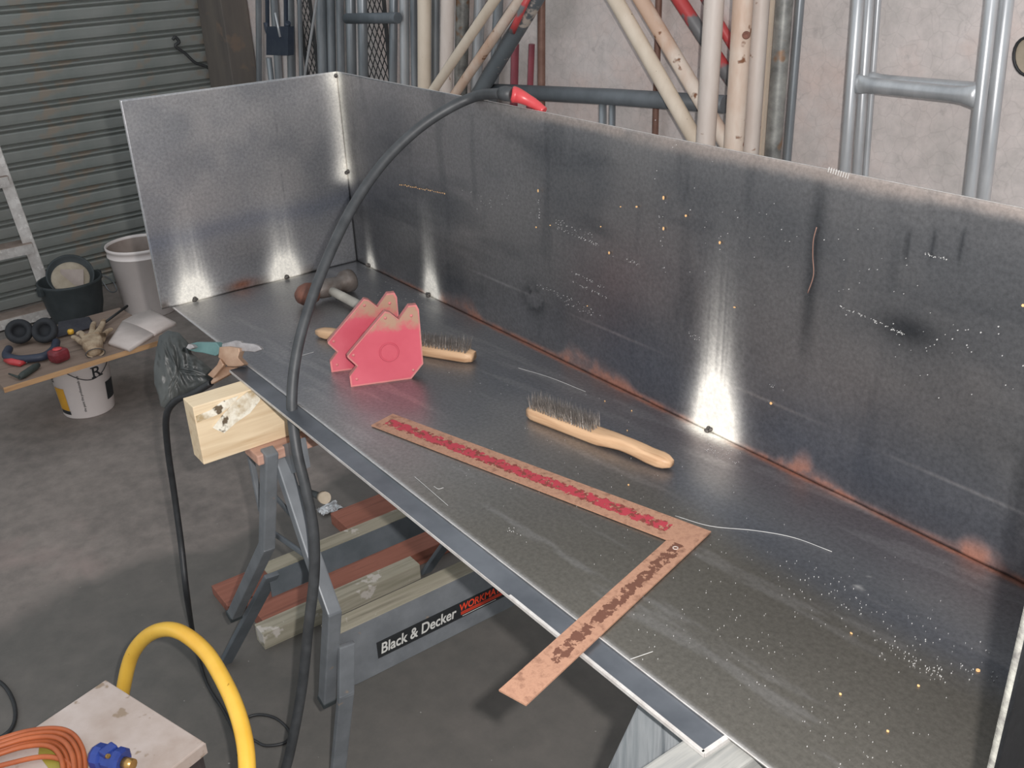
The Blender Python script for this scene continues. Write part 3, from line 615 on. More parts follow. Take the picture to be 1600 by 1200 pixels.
# ================================================================== ON THE TRAY
def steel_square():
    o = at_z(1108, 832, .0045)
    c, s_ = math.cos(.2502), math.sin(.2502); X = Vector((c, s_, 0)); Yv = Vector((-s_, c, 0))
    L_, M_, W_, w_ = .61, .406, .051, .038; nz = .0022
    z0 = .0012; o = Vector((1.3825, -.2127, z0))
    me_v = []; me_f = []; col = []
    def grid(u0, u1, v0, v1, nu, nv, fn):
        b = len(me_v)
        for i in range(nu+1):
            for j in range(nv+1):
                u = u0+(u1-u0)*i/nu; v = v0+(v1-v0)*j/nv; me_v.append(o+X*u+Yv*v+Vector((0, 0, nz))); col.append(fn(u, v))
        for i in range(nu):
            for j in range(nv): a = b+i*(nv+1)+j; me_f.append((a, a+nv+1, a+nv+2, a+1))
    def f1(u, v):
        g = math.exp(-(((v+W_/2)/(W_*.30))**4)); e = 1 if -L_+.012 < u < -.05 else .0
        return (.50*g*e+.03, .12*g, 0, 1)
    def f2(u, v):
        g = math.exp(-(((u+w_/2)/(w_*.36))**4)); e = 1/(1+math.exp(-(v+M_*.86)/.012))
        return (0, .545*g*e, 0, 1)
    grid(-L_, 0, -W_, 0, 120, 14, f1); grid(-w_, 0, -M_, -W_, 10, 80, f2)
    rim = [o+X*u+Yv*v for u, v in ((0, 0), (-L_, 0), (-L_, -W_), (-w_, -W_), (-w_, -M_), (0, -M_))]
    b = len(me_v); k = 6
    me_v.extend(rim); me_v.extend([p+Vector((0, 0, nz)) for p in rim]); col.extend([(.0, .1, 0, 1)]*12)
    me_f.extend([tuple(b+i for i in range(5, -1, -1))]+[(b+i, b+(i+1) % k, b+(i+1) % k+k, b+i+k) for i in range(k)])
    org = o.copy(); me = D.meshes.new('carpenter_square'); me.from_pydata([v-org for v in me_v], [], me_f); me.update(); me.materials.append(M['square'])
    ca = me.color_attributes.new('band', 'FLOAT_COLOR', 'POINT'); ca.data.foreach_set('color', [x for c_ in col for x in c_])
    t_ = thing('carpenter_square', org, 'large rusty framing square with worn red paint, overhanging the tray front', 'framing square')
    ob = D.objects.new('blade', me); COL.objects.link(ob); ob.parent = t_
    h = o+X*(-.019)+Yv*(-.062)+Vector((0, 0, nz)); mb = MB(); mb.lathe([(.0025, 0), (.0025, .0006), (.004, .0006), (.004, 0)], h, 16); part('hanging_hole', mb, 'dirtywhite', t_)
steel_square()

def make_brush(label, loc, rz, tilt=0):
    """wire brush, length along +X, block end at x=0, bristles up (+Z)"""
    t_ = thing('wire_brush', (0, 0, 0), label, 'wire brush', 'wooden wire brushes in the tray')
    n = 28; Lb = .285; mb = MB(); seg = 12; vs = []; 
    for i in range(n+1):
        x = Lb*i/n
        if x < .150: hw, hh, zc = .0165, .0105, .0105
        else:
            q = (x-.150)/(Lb-.150)
            hw = .0165-.0055*min(1, q*3.2)+.0035*max(0, (q-.35)/.65); hh = .0105-.001*q; zc = .0105+.006*math.sin(min(1, q*1.4)*PI)*.6
        if i == 0: hw *= .72; hh *= .8
        if i == 1: hw *= .95
        if i == n: hw *= .45; hh *= .55
        if i == n-1: hw *= .82; hh *= .9
        for k in range(seg):
            a = 2*PI*(k+.5)/seg; ca, sa = math.cos(a), math.sin(a); p = .45
            vs.append((x, hw*math.copysign(abs(ca)**p, ca), zc+hh*math.copysign(abs(sa)**p, sa)))
    fs = [(i*seg+k, i*seg+(k+1) % seg, (i+1)*seg+(k+1) % seg, (i+1)*seg+k) for i in range(n) for k in range(seg)]+[tuple(range(seg)), tuple(n*seg+k for k in range(seg))]
    mb.add(vs, fs, True); part('handle', mb, 'pinelight', t_)
    mb = MB(); rr = random.Random(5)
    for r_ in range(4):
        for i in range(24):
            bx = .010+.128*i/23; byy = -.0105+.007*r_
            for k in range(9):
                a = rr.uniform(0, 2*PI); lean = rr.uniform(0, .012); h = rr.uniform(.022, .030)
                p0 = Vector((bx+rr.uniform(-.0015, .0015), byy+rr.uniform(-.0015, .0015), .020)); p1 = p0+Vector((math.cos(a)*lean*.6-.003, math.sin(a)*lean, h))
                wv = Vector((math.cos(a+1.5), math.sin(a+1.5), 0))*.00035
                mb.add([p0-wv, p0+wv, p1+wv*.5, p0-Vector((wv.y, -wv.x, 0)), p0+Vector((wv.y, -wv.x, 0))], [(0, 1, 2), (3, 4, 2)])
    part('bristles', mb, 'bristle', t_, kind='stuff')
    t_.location = loc; t_.rotation_euler = (tilt, 0, rz); return t_
e0 = at_z(829, 640, .012); e1 = at_z(1046, 722, .012); dv = e1-e0
make_brush('wire brush lying alone in the middle of the tray, pale wood handle towards the right', Vector((e0.x, e0.y, .0)), math.atan2(dv.y, dv.x))
e0 = at_z(740, 556, .012); e1 = at_z(495, 517, .012); dv = e1-e0
b2 = make_brush('wire brush lying behind the red magnets, bristles towards the right', Vector((e0.x, e0.y, 0)), math.atan2(dv.y, dv.x))
b2.scale = (dv.length/.285, 1, 1)

# magnetic welding holders
mA = at_z(548, 605, 0); mB_ = at_z(643, 592, 0); md = (mB_-mA); md.z = 0; mdn = md.normalized(); mn = Vector((mdn.y, -mdn.x, 0))
if mn.dot(CP-mA) < 0: mn = -mn
tiltn = (mn*math.cos(.10)+Vector((0, 0, 1))*math.sin(.10)).normalized()
zpx = [(510, 966), (955, 905), (1042, 795), (1010, 395), (992, 362), (935, 368), (862, 470), (795, 418), (760, 410), (482, 740), (487, 752), (556, 815), (500, 890)]
face = [at_n(440+x/4.706, 400+y/4.706, tiltn, tiltn.dot(mA)) for x, y in zpx]
def make_magnet(label, off=Vector((0, 0, 0))):
    t_ = thing('welding_magnet', (mA+mB_)/2, label, 'welding magnet', 'red welding magnets in the tray')
    th = .016; fl_ = [p+Vector((0, 0, -min(q.z for q in face)+.0002)) for p in face]
    mb = MB(); mb.prism(fl_, -tiltn, th); o1 = part('body', mb, 'magnetedge', t_)
    cen = sum(fl_, Vector())/len(fl_)
    for sgn in (1, -1):
        base = fl_ if sgn == 1 else [p-tiltn*th for p in fl_]
        ins = [cen+(p-cen)*.955 for p in ([p for p in base] if sgn == 1 else base)]
        if sgn == -1: ins = [p-tiltn*0 for p in ins]
        mb = MB(); mb.prism(ins, tiltn*sgn, .0013); part('side_plate', mb, 'magnet', t_)
    cc = at_n(440+790/4.706, 400+705/4.706, tiltn, tiltn.dot(mA))+tiltn*.0015
    R = Vector((0, 0, 1)).rotation_difference(tiltn).to_matrix()
    mb = MB(); mb.lathe([(0, .0004), (.0150, .0004), (.0160, .0014), (.0175, .0014), (.0185, 0)], cc, 32, R, False); part('centre_disc', mb, 'magnet', t_)
    for x, y in ((762, 455), (953, 438), (528, 728), (552, 905), (968, 838)):
        q = at_n(440+x/4.706, 400+y/4.706, tiltn, tiltn.dot(mA))+tiltn*.0013; mb = MB(); mb.lathe([(0, .0018), (.002, .0014), (.003, 0)], q, 10, R); part('rivet', mb, 'magnetedge', t_)
    t_.location = t_.location+off; return t_
make_magnet('front red arrow shaped welding magnet with a raised round disc on its face')
oth = at_z(518, 584, 0)-at_z(548, 605, 0)
make_magnet('red arrow shaped welding magnet half hidden behind the front one', Vector((oth.x, oth.y, 0))-mn*.006)

# club hammer
hz = .027; hA = at_z(480, 460, hz); hB = at_z(540, 440, hz); hd = (hB-hA).normalized(); hc = (hA+hB)/2
hm = thing('club_hammer', (hc.x, hc.y, 0), 'heavy rusty hammer with a pale shaft lying behind the magnets near the corner', 'hammer')
Rh = Vector((0, 0, 1)).rotation_difference(hd).to_matrix(); ln = (hB-hA).length
mb = MB(); mb.lathe([(0, -ln/2-.026), (.014, -ln/2-.024), (.023, -ln/2-.012), (.0255, -ln/2+.004), (.022, -ln/2+.018), (.015, -ln/2+.024), (.015, -ln/2+.026)], hc, 24, Rh); part('ball_face', mb, 'rustiron', hm, 'rusty ball end')
mb = MB(); mb.lathe([(.015, -ln/2+.024), (.019, -.02), (.022, 0), (.019, .02), (.017, ln/2-.016), (.0255, ln/2-.004), (.0265, ln/2+.012), (.024, ln/2+.017), (0, ln/2+.018)], hc, 24, Rh); part('head', mb, 'greyiron', hm)
g0 = at_z(515, 458, .020); g1 = at_z(640, 508, .013)
mb = MB(); gd = (g1-hc).normalized(); mb.tube([hc+Vector((0, 0, -.002)), hc+gd*.06+Vector((0, 0, -.004)), hc+gd*.14+Vector((0, 0, -.008)), Vector((g1.x, g1.y, .0125))], [.010, .0105, .011, .0115], 16); part('shaft', mb, 'paleshaft', hm)

# ================================================================== CABLES AND ELECTRODE HOLDER
tc_ = at_y(800, 152, -.002); tc_ = Vector((tc_.x, -.001, TH+.012))
hold = thing('electrode_holder', (tc_.x, 0, TH), 'red electrode holder hooked over the top edge of the back sheet', 'electrode holder')
mb = MB(); q = lambda x, y, Yv: at_y(x, y, Yv)
pts = [q(798, 147, -.012), q(808, 149, -.002), q(820, 154, .008), q(836, 163, .018), q(850, 174, .024)]
mb.tube(spline(pts, 5), [.0115, .013, .0145, .0145, .0140, .0135, .0130, .0125, .012, .0115, .011, .0105, .0100, .0098, .0095, .009, .0088, .0085, .0082, .008, .0078][:len(spline(pts, 5))], 14); part('grip', mb, 'redplastic', hold)
mb = MB(); mb.tube([q(782, 146, -.02), q(790, 146, -.016), q(801, 148, -.011)], [.0115, .0135, .0125], 14); part('cable_boot', mb, 'blackcable', hold)
pts = [q(783, 146, -.02), at_d(745, 150, 1.86), at_d(700, 170, 1.87), at_d(650, 204, 1.87), at_d(600, 253, 1.86), at_d(556, 315, 1.84), at_d(520, 385, 1.81), at_d(488, 465, 1.78), at_d(465, 545, 1.76), at_d(456, 625, 1.75), at_d(463, 700, 1.74), at_d(478, 765, 1.75), at_d(490, 830, 1.77), at_d(491, 900, 1.80), at_d(482, 980, 1.84), at_d(471, 1080, 1.89), at_d(452, 1180, 1.94), at_d(440, 1215, 1.98)]
tail = at_z(425, 1240, FZ+.012); pts.append(tail); pts.append(tail+Vector((.1, -.18, 0)))
P = spline(pts, 8); 
mb = MB(); mb.tube(P, .0098, 14); solo('welding_cable', mb, 'blackcable', 'thick black welding cable arching over the tray from the red holder down to the floor', 'cable')
# earth clamp
cd = 2.06
ec = thing('earth_clamp', at_z(380, 575, -.03), 'brass brown earth clamp with teal grip biting the tray front edge', 'clamp')
def Zc(x, y): return at_z(230+x/8, 500+y/8, .004)
tipf = at_z(402, 545, .010); hin = at_d(360, 551, 2.09); 
jz = [at_z(*p, .008) for p in [(368, 538), (385, 535)]]
def dp(x, y, d): return at_d(230+x/8, 500+y/8, d)
d0 = dep(at_z(372, 560, 0)); 
fn = -CF; 
def clampplate(pts, th, m, name, d, dl=0, label=None):
    """cast plate in a vertical plane across the tray edge"""
    nrm = Vector((.55, -.75, .35)).normalized(); c = nrm.dot(at_d(360, 560, d))
    P_ = [at_n(230+x/8, 500+y/8, nrm, c) for x, y in pts]; mb = MB(); mb.prism(P_, -nrm, th); o = part(name, mb, m, ec, label)
    bv = o.modifiers.new('b', 'BEVEL'); bv.width = .0015; bv.segments = 2; return o
dj = dep(at_z(395, 552, .012))
clampplate([(930, 300), (1100, 255), (1160, 262), (1180, 285), (1330, 300), (1400, 330), (1432, 370), (1340, 402), (1280, 396), (1160, 390), (1120, 380), (930, 345)], .010, 'zinc', 'upper_jaw', dj-.02, label='grey cast upper jaw')
clampplate([(900, 338), (1010, 330), (1150, 352), (1155, 400), (1130, 470), (1210, 555), (1180, 575), (1100, 585), (1000, 580), (930, 500), (885, 470)], .018, 'coppery', 'hinge_body', dj-.03)
clampplate([(905, 480), (955, 560), (940, 590), (820, 730), (750, 685), (870, 560)], .010, 'coppery', 'handle_plate', dj-.035)
clampplate([(950, 580), (1125, 590), (1130, 625), (800, 805), (790, 770), (830, 720)], .012, 'coppery', 'lower_handle', dj-.02)
clampplate([(490, 350), (500, 310), (560, 290), (620, 275), (860, 280), (905, 335), (890, 430), (850, 450), (690, 410), (600, 400), (520, 375)], .020, 'teal', 'grip', dj-.02, label='teal plastic grip')
clampplate([(480, 350), (510, 300), (560, 310), (590, 345), (530, 372)], .014, 'zinc', 'grip_end', dj-.035)
# crumpled dark bag/sheath behind the clamp: closed wrinkled body
bg = [(150, 200), (260, 130), (400, 160), (520, 290), (560, 420), (700, 520), (830, 640), (860, 720), (800, 800), (560, 900), (420, 960), (330, 1040), (250, 1120), (170, 1080), (140, 940), (90, 800), (80, 600), (110, 380)]
cen = (390, 620); mb = MB(); rings = 9; K = 72
pb = []
for i in range(K):
    f = i/K*len(bg); a = bg[int(f)]; b = bg[(int(f)+1) % len(bg)]; tt = f-int(f); pb.append((a[0]+(b[0]-a[0])*tt, a[1]+(b[1]-a[1])*tt))
for side in (1, -1):
    vs = []; fs = []
    for r_ in range(rings+1):
        s_ = r_/rings
        for (x, y) in pb:
            X_, Y_ = cen[0]+(x-cen[0])*s_, cen[1]+(y-cen[1])*s_
            bulge = .022*math.sqrt(max(0, 1-s_**2.2)); wr = .006*math.sin((X_*.055)-Y_*.02+1.2*math.sin(Y_*.012))*(1-s_**4)+.004*math.sin(X_*.11-Y_*.03+2*math.sin(Y_*.02))*(1-s_**4)
            vs.append(at_d(230+X_/8, 500+Y_/8, 2.33-side*(bulge+wr if side == 1 else bulge)))
    for r_ in range(rings):
        for i in range(K): fs.append((r_*K+i, r_*K+(i+1) % K, (r_+1)*K+(i+1) % K, (r_+1)*K+i))
    mb.add(vs, fs, True)
solo('crumpled_bag', mb, 'bag', 'crumpled dark grey plastic sheath hanging beside the earth clamp', 'plastic sheath')
# earth cable
pts = [at_d(330, 598, 2.10), at_d(300, 616, 2.12), at_d(275, 626, 2.16), at_d(260, 650, 2.2), at_d(262, 700, 2.27), at_d(272, 770, 2.33), at_d(283, 850, 2.36), at_d(292, 930, 2.37)]
g = at_z(306, 1010, FZ+.006); pts += [g+Vector((0, 0, .02)), at_z(322, 1065, FZ+.006), at_z(352, 1115, FZ+.006), at_z(372, 1160, FZ+.006), at_z(385, 1230, FZ+.006)]
P = spline(pts, 8); rad = [.0075 if i < 56 else .0075-.004*min(1, (i-56)/16) for i in range(len(P))]
mb = MB(); mb.tube(P, rad, 12); solo('earth_cable', mb, 'thinblack', 'slim black cable hanging from the earth clamp down to the floor', 'cable')
pts = [at_z(x, y, FZ+.004) for x, y in [(372, 1180), (380, 1130), (400, 1117), (430, 1122), (452, 1143), (445, 1160), (415, 1165), (392, 1156), (380, 1175), (378, 1230)]]
mb = MB(); mb.tube(spline(pts, 8), .0035, 8); solo('thin_lead', mb, 'thinblack', 'thin black lead looped on the floor right of the yellow hose', 'cable')
pts = [at_z(x, y, FZ+.005) for x, y in [(-30, 1050), (5, 1070), (22, 1100), (22, 1130), (5, 1150), (-30, 1160)]]
mb = MB(); mb.tube(spline(pts, 8), .005, 8); solo('thin_lead', mb, 'thinblack', 'black lead curving on the floor at the left picture edge', 'cable')

# ================================================================== WELDING MACHINE, HOSE, COIL (bottom left)
mz = -.5; A = at_z(165, 1062, mz); B = at_z(320, 1160, mz); u = (B-A).normalized(); wdt = (B-A).length; v = Vector((u.y, -u.x, 0))
if v.dot(at_z(75, 1130, mz)-A) < 0: v = -v
LM = .42
mc = thing('welding_machine', ((A+B)/2+v*LM/2)*1.0-Vector((0, 0, mz-FZ)), 'dark cased welding machine with dirty white top beside the yellow hose', 'welding machine')
R3 = Matrix((u, v, Vector((0, 0, 1)) if u.cross(v).z > 0 else Vector((0, 0, 1)))).transposed()
cc = (A+B)/2+v*LM/2
mb = MB(); mb.box(cc-Vector((0, 0, (mz-FZ)/2+.004)), (wdt-.006, LM-.006, mz-FZ-.012 if False else (mz-FZ-.008)), R3, .012); part('case', mb, 'darkcase', mc)
mb = MB(); mb.box(cc-Vector((0, 0, .004)), (wdt, LM, .008), R3, .002); part('top_panel', mb, 'dirtywhite', mc, 'dirty white enamelled top')
mb = MB(); mb.box(cc+u*(wdt/2+.001)-Vector((0, 0, .012)), (.002, LM, .022), R3); part('side_trim', mb, 'dirtywhite', mc)
lq = [at_z(*p, mz+.0008) for p in [(62, 1160), (90, 1166), (125, 1196), (125, 1215), (95, 1225), (60, 1180)]]
mb = MB(); mb.prism(lq, (0, 0, 1), .0008); part('warning_label', mb, 'olive', mc)
# coil
coil = thing('extension_lead_coil', at_z(40, 1180, mz+.002), 'coil of orange cable lying on the white machine top', 'cable coil')
base = [(-60, 1175), (-10, 1158), (40, 1143), (85, 1138), (112, 1146), (128, 1168), (133, 1200), (128, 1240), (60, 1300), (-40, 1290)]
for k in range(5):
    f_ = 1-.075*k; zz = mz+.008+.006*(k % 3); pts = [at_z(20+(x-20)*f_, 1225+(y-1225)*f_, zz) for x, y in base]
    P = spline(pts+[pts[0]], 8); mb = MB(); mb.tube(P, .0045, 10); part('loop', mb, 'orange', coil)
pts = [at_z(x, y, mz+.008) for x, y in [(-50, 1210), (10, 1194), (60, 1183), (90, 1185), (112, 1197), (125, 1225), (60, 1260)]]
mb = MB(); mb.tube(spline(pts, 8), .0045, 10); part('loop', mb, 'orange', coil)
# blue plug
pc = at_z(168, 1185, mz+.028); pl_ = thing('blue_plug', pc-Vector((0, 0, .028)), 'blue plastic industrial plug on the machine top beside the orange coil', 'plug')
pa = at_z(150, 1180, mz+.026); pb_ = at_z(195, 1192, mz+.026); ax = (pb_-pa).normalized(); Rp = Vector((0, 0, 1)).rotation_difference(ax).to_matrix()
mb = MB(); mb.lathe([(0, -.004), (.018, -.002), (.022, .004), (.022, .016), (.017, .019), (.017, .024), (.021, .026), (.021, .042), (.024, .044), (.024, .052), (.019, .056), (0, .056)], pa, 10, Rp, False); part('body', mb, 'blue', pl_)
mb = MB(); mb.box(pa+ax*.03+Vector((0, 0, .019)), (.018, .026, .012), R3, .003); part('latch', mb, 'blue', pl_)
mb = MB(); mb.tube([pa+ax*.03+CU*.012-CF*.018, pa+ax*.036+CU*.014-CF*.021], .004, 10); part('screw', mb, 'brass', pl_)
mb = MB(); mb.tube([pa+ax*.054, pa+ax*.075], .010, 12); part('collar', mb, 'brass', pl_)
# yellow hose
zb = mz
pts = [at_z(170, 1195, FZ+.06), at_d(186, 1130, 2.2), at_d(193, 1075, 2.11), at_d(207, 1022, 2.06), at_d(236, 990, 2.0), at_d(275, 985, 1.93), at_d(318, 1015, 1.86), at_d(350, 1065, 1.79), at_d(373, 1120, 1.73), at_d(385, 1180, 1.68), at_d(383, 1250, 1.65), at_d(360, 1330, 1.66)]
pts[0] = at_d(190, 1180, 2.28)
P = spline(pts, 8)
mb = MB(); mb.tube(P, .0148, 20); 
ho = solo('yellow_hose', mb, 'yellow', 'fat yellow hose arching beside the white topped machine', 'hose')

# ================================================================== LEFT BACKGROUND: ladder, pails, board with tools
# step ladder
lf = at_z(90, 491, FZ); LT = at_x(-3, 235, -2.93)
ld = (LT-lf); lo_ = Vector((.03, -.43, 0))
lad = thing('step_ladder', lf+lo_/2, 'pale metal step ladder leaning at the roller door, cut by the left picture edge', 'ladder')
dn_ = ld.normalized(); ext = lf+dn_*1.35
for s_ in (0, 1):
    mb = MB(); mb.beam(lf+lo_*s_, ext+lo_*s_, .055, .022, Vector((0, 1, 0)), .003); part('stile', mb, 'aluladder', lad)
    mb = MB(); mb.beam(lf+lo_*s_+Vector((.026, -.018 if s_ == 0 else .018, .0)), ext+lo_*s_+Vector((.026, -.018 if s_ == 0 else .018, 0)), .008, .05, Vector((0, 1, 0))); part('stile_flange', mb, 'aluladder', lad)
for zt_ in (.045, .36, .675, .99):
    p = lf+dn_*(zt_/dn_.z); mb = MB(); mb.beam(p+lo_*.02, p+lo_*.98, .10, .022, Vector((0, 0, 1)), .002); part('tread', mb, 'ladderwood', lad)
    mb = MB(); mb.beam(p+lo_*.02+Vector((.052, 0, -.014)), p+lo_*.98+Vector((.052, 0, -.014)), .006, .045, Vector((0, 0, 1))); part('tread_lip', mb, 'aluladder', lad)
# big white pail
def pail(c, rb_, rt, h, label, nm='white_pail', seg=48, cat='bucket', m='plasticwhite', mi='pailinside', grp=None):
    t_ = thing(nm, c, label, cat, grp)
    mb = MB(); mb.lathe([(0, .0), (rb_*.97, 0), (rb_, .004), (rt-.004, h*.86), (rt+.002, h*.86+.002), (rt+.002, h*.87+.002), (rt-.002, h*.88), (rt, h-.016), (rt+.004, h-.014), (rt+.004, h), (rt-.002, h), (rt-.004, h-.01), (rb_-.004, .006)], c, seg); part('body', mb, m, t_)
    mb = MB(); mb.lathe([(0, h*.12), (rb_-.003, h*.12)], c, seg); part('contents', mb, mi, t_)
    mb = MB(); mb.lathe([(rt-.0045, h-.012), (rb_-.0045+(rt-rb_)*.1, h*.12)], c, seg); part('inner_wall', mb, mi, t_)
    return t_
c = Vector((-2.58, .17, FZ)); bp = pail(c, .120, .150, .34, 'tall open white pail behind the tray corner, against the roller door', 'paint_pail')
# black bucket
c = Vector((-2.60, -.165, FZ)); bb = thing('rubber_bucket', c, 'squat black rubber bucket with a round plaster tub in it, beside the ladder', 'bucket')
mb = MB(); h = .235; mb.lathe([(0, 0), (.088, 0), (.10, .012), (.125, .11), (.137, h-.02), (.142, h-.01), (.142, h), (.134, h), (.122, .11), (.09, .012)], c, 40); part('body', mb, 'helmetblack', bb)
sd = Vector((-.3, 1, 0)).normalized()
for s_ in (-1, 1):
    mb = MB(); mb.box(c+sd*s_*.146+Vector((0, 0, h-.02)), (.03, .022, .04), Matrix.Rotation(.3, 3, 'Z'), .005); part('lug', mb, 'helmetblack', bb)
mb = MB(); mb.tube(spline([c+sd*.15+Vector((0, 0, h-.02)), c+sd*.20+Vector((.02, 0, h-.06)), c+sd*.21+Vector((.04, 0, h-.11)), c+sd*.17+Vector((.06, 0, h-.10)), c+sd*.15+Vector((.03, 0, h-.05))], 6), .003, 8); part('wire_handle', mb, 'galv_dark', bb)
nr_ = (CP-c).normalized(); nr_ = (nr_+Vector((0, 0, .55))).normalized(); Rt = Vector((0, 0, 1)).rotation_difference(nr_).to_matrix()
tcn = at_d(110, 430, dep(c+Vector((0, 0, h)))+.0)
tub = thing('plaster_tub', tcn, 'round tub crusted with beige plaster tilted inside the black rubber bucket', 'tub')
mb = MB(); mb.lathe([(0, -.075), (.075, -.07), (.094, -.01), (.104, .0), (.104, .006), (.096, .004), (.090, -.008), (.0, -.016)], tcn, 36, Rt); part('shell', mb, 'helmetblack', tub)
mb = MB(); mb.lathe([(0, .004), (.060, .004), (.078, .002), (.084, -.006)], tcn-CU*.012, 36, Rt); part('plaster', mb, 'plaster', tub)
mb = MB(); rx = Rt @ Vector((0, 1, 0)); mb.box(tcn+nr_*.005+CR*.008-CU*.016, (.08, .11, .014), Matrix((CU, CR, nr_)).transposed(), .006); part('block', mb, 'pailinside', tub)
# board on the small pail
zb = -.65; b0 = at_z(5, 606, zb); b1 = at_z(245, 533, zb); bd = (b1-b0).normalized(); b1 = b1+bd*.05; bn = Vector((-bd.y, bd.x, 0)); bn = bn if bn.x < 0 else -bn
bdo = thing('plywood_board', (b0+b1)/2+bn*.25-Vector((0, 0, .02)), 'plywood board with pale front edge balanced on a pail, covered with tools', 'board')
bw = .47
mb = MB(); mb.prism([b0, b1, b1+bn*bw, b0+bn*bw+bd*.02], (0, 0, -1), .0195); part('panel', mb, 'board', bdo)
mb = MB(); mb.prism([b0-bn*.0015, b1-bn*.0015, b1, b0], (0, 0, -1), .0195); part('edge_band', mb, 'boardedge', bdo)
# small pail
c = Vector((-1.66, -.385, FZ)); sp_ = thing('printed_pail', c, 'small white paint pail with black and yellow print under the plywood board', 'bucket')
h = .2495; rb_, rt = .095, .113
mb = MB(); mb.lathe([(0, 0), (rb_*.97, 0), (rb_, .004), (rt-.003, h*.82), (rt+.002, h*.82+.002), (rt+.002, h*.9), (rt+.004, h-.003), (rt+.004, h), (rt-.004, h), (rb_-.004, .01)], c, 56); part('body', mb, 'plasticwhite', sp_)
def cyl(px, py):
    """angle and height on the pail of a pixel"""
    d = ray(px, py); zz = .12
    for _ in range(8):
        r = rb_+(rt-.003-rb_)*zz/(h*.82); r += .0008; A_ = d.x**2+d.y**2; ox, oy = CP.x-c.x, CP.y-c.y; Bq = ox*d.x+oy*d.y; Cq = ox*ox+oy*oy-r*r; disc = max(0, Bq*Bq-A_*Cq)
        t_ = (-Bq-math.sqrt(disc))/A_; p = CP+d*t_; zz = min(max(p.z-FZ, .0), h)
    return math.atan2(p.y-c.y, p.x-c.x), p.z-FZ
def onp(a, z, e=.0012): r = rb_+(rt-.003-rb_)*z/(h*.82)+e; return c+Vector((r*math.cos(a), r*math.sin(a), z))
def patchp(name, a0, a1, z0, z1, m):
    mb = MB(); vs = []; n = 10
    for i in range(n+1):
        a = a0+(a1-a0)*i/n; vs += [onp(a, z0), onp(a, z1)]
    mb.add(vs, [(2*i, 2*i+2, 2*i+3, 2*i+1) for i in range(n)], True); part(name, mb, m, sp_)
a_c, z_c = cyl(128, 620)
patchp('yellow_panel', a_c-1.15, a_c-.62, .035, .13, 'pailyellow'); patchp('dark_panel', a_c-1.15, a_c-.60, .018, .034, 'pailprint'); patchp('dark_panel', a_c+.95, a_c+1.5, .05, .125, 'pailprint')
def ptext(s, a, z, size, vertical, m, length=None):
    V, F = text_mesh(s, 1, 0, .012); x0 = min(v.x for v in V); x1 = max(v.x for v in V); L_ = length or (x1-x0)*size; k_ = L_/(x1-x0); mb = MB(); vs = []
    for v_ in V:
        if vertical: vs.append(onp(a-(v_.y*size)/.1, z+(v_.x-x0)*k_, .0014))
        else: vs.append(onp(a+(v_.x-x0)*k_/.1, z+v_.y*size, .0014))
    mb.add(vs, F); part('print', mb, m, sp_)
ptext('the paint the professionals use', a_c+.04, .03, .0125, True, 'pailprint', .155)
ptext('R', a_c+.52, .162, .062, False, 'pailprint'); ptext('e', a_c-1.25, .150, .05, False, 'pailprint')
for (da, zz) in ((.55, .1625), (.82, .1625), (.55, .203)):
    mb = MB(); mb.box(onp(a_c+da, zz, .001), (.002, .017, .005), Matrix.Rotation(a_c+da, 3, 'Z')); part('serif', mb, 'pailprint', sp_)
mb = MB(); mb.tube(spline([onp(a_c-.3+.14*i, .205-.045*math.sin(i/11*PI)+.0*i, .006) for i in range(12)], 3), .0018, 6); part('wire_handle', mb, 'thinblack', sp_)

# things on the board
def bz(x, y, up=0): return at_z(x, y, zb+up)
# earmuffs
em = thing('ear_defenders', bz(45, 535), 'black ear defenders with a navy headband lying on the board', 'ear defenders')
for (x, y, tx) in ((35, 522, .1), (76, 520, -.3)):
    n_ = (Vector((.75, -.2+tx, .6))).normalized(); Rr = Vector((0, 0, 1)).rotation_difference(n_).to_matrix(); cq = bz(x, y+14, .0)+Vector((0, 0, .045))
    mb = MB(); mb.lathe([(0, -.034), (.034, -.030), (.044, -.010), (.044, .004)], cq, 24, Rr); part('cup', mb, 'navy', em)
    mb = MB(); mb.lathe([(.044, .002), (.050, .010), (.044, .022), (.030, .022), (.023, .010), (.023, -.002), (0, -.002)], cq, 24, Rr); part('cushion', mb, 'foam', em)
P = spline([bz(14, 545, .02), bz(10, 556, .018), bz(28, 561, .018), bz(50, 560, .018), bz(70, 556, .018), bz(84, 546, .018), bz(88, 534, .02)], 6)
mb = MB(); mb.tube(P, .015, 10); part('headband', mb, 'navy', em)
# glove: skinned hand
gl = thing('work_glove', bz(143, 540), 'worn pale leather work glove palm down on the board', 'glove')
bm = bmesh.new(); sk = bm.verts.layers.skin.verify()
def gv(x, y, up, r):
    v_ = bm.verts.new(bz(x, y, up)-Vector(gl.location)); v_[sk].radius = (r, r*.8); return v_
wr = gv(148, 552, .016, .030); p1 = gv(146, 543, .02, .034); p2 = gv(143, 535, .022, .033); bm.edges.new((wr, p1)); bm.edges.new((p1, p2))
for ch in (((130, 537), (121, 530), (113, 526)), ((131, 526), (126, 519), (119, 523)), ((144, 519), (145, 509), (147, 504)), ((155, 516), (160, 507), (162, 500)), ((161, 524), (169, 517), (175, 514))):
    pv = p2
    for i, (x, y) in enumerate(ch):
        nv_ = gv(x, y, .026-.004*i, .0125-.0012*i); bm.edges.new((pv, nv_)); pv = nv_
wr[sk].use_root = True
me = D.meshes.new('glove_skin'); bm.to_mesh(me); bm.free(); tmp = D.objects.new('tmp', me); COL.objects.link(tmp)
s1 = tmp.modifiers.new('s', 'SKIN'); s2 = tmp.modifiers.new('u', 'SUBSURF'); s2.levels = 2; s2.render_levels = 2
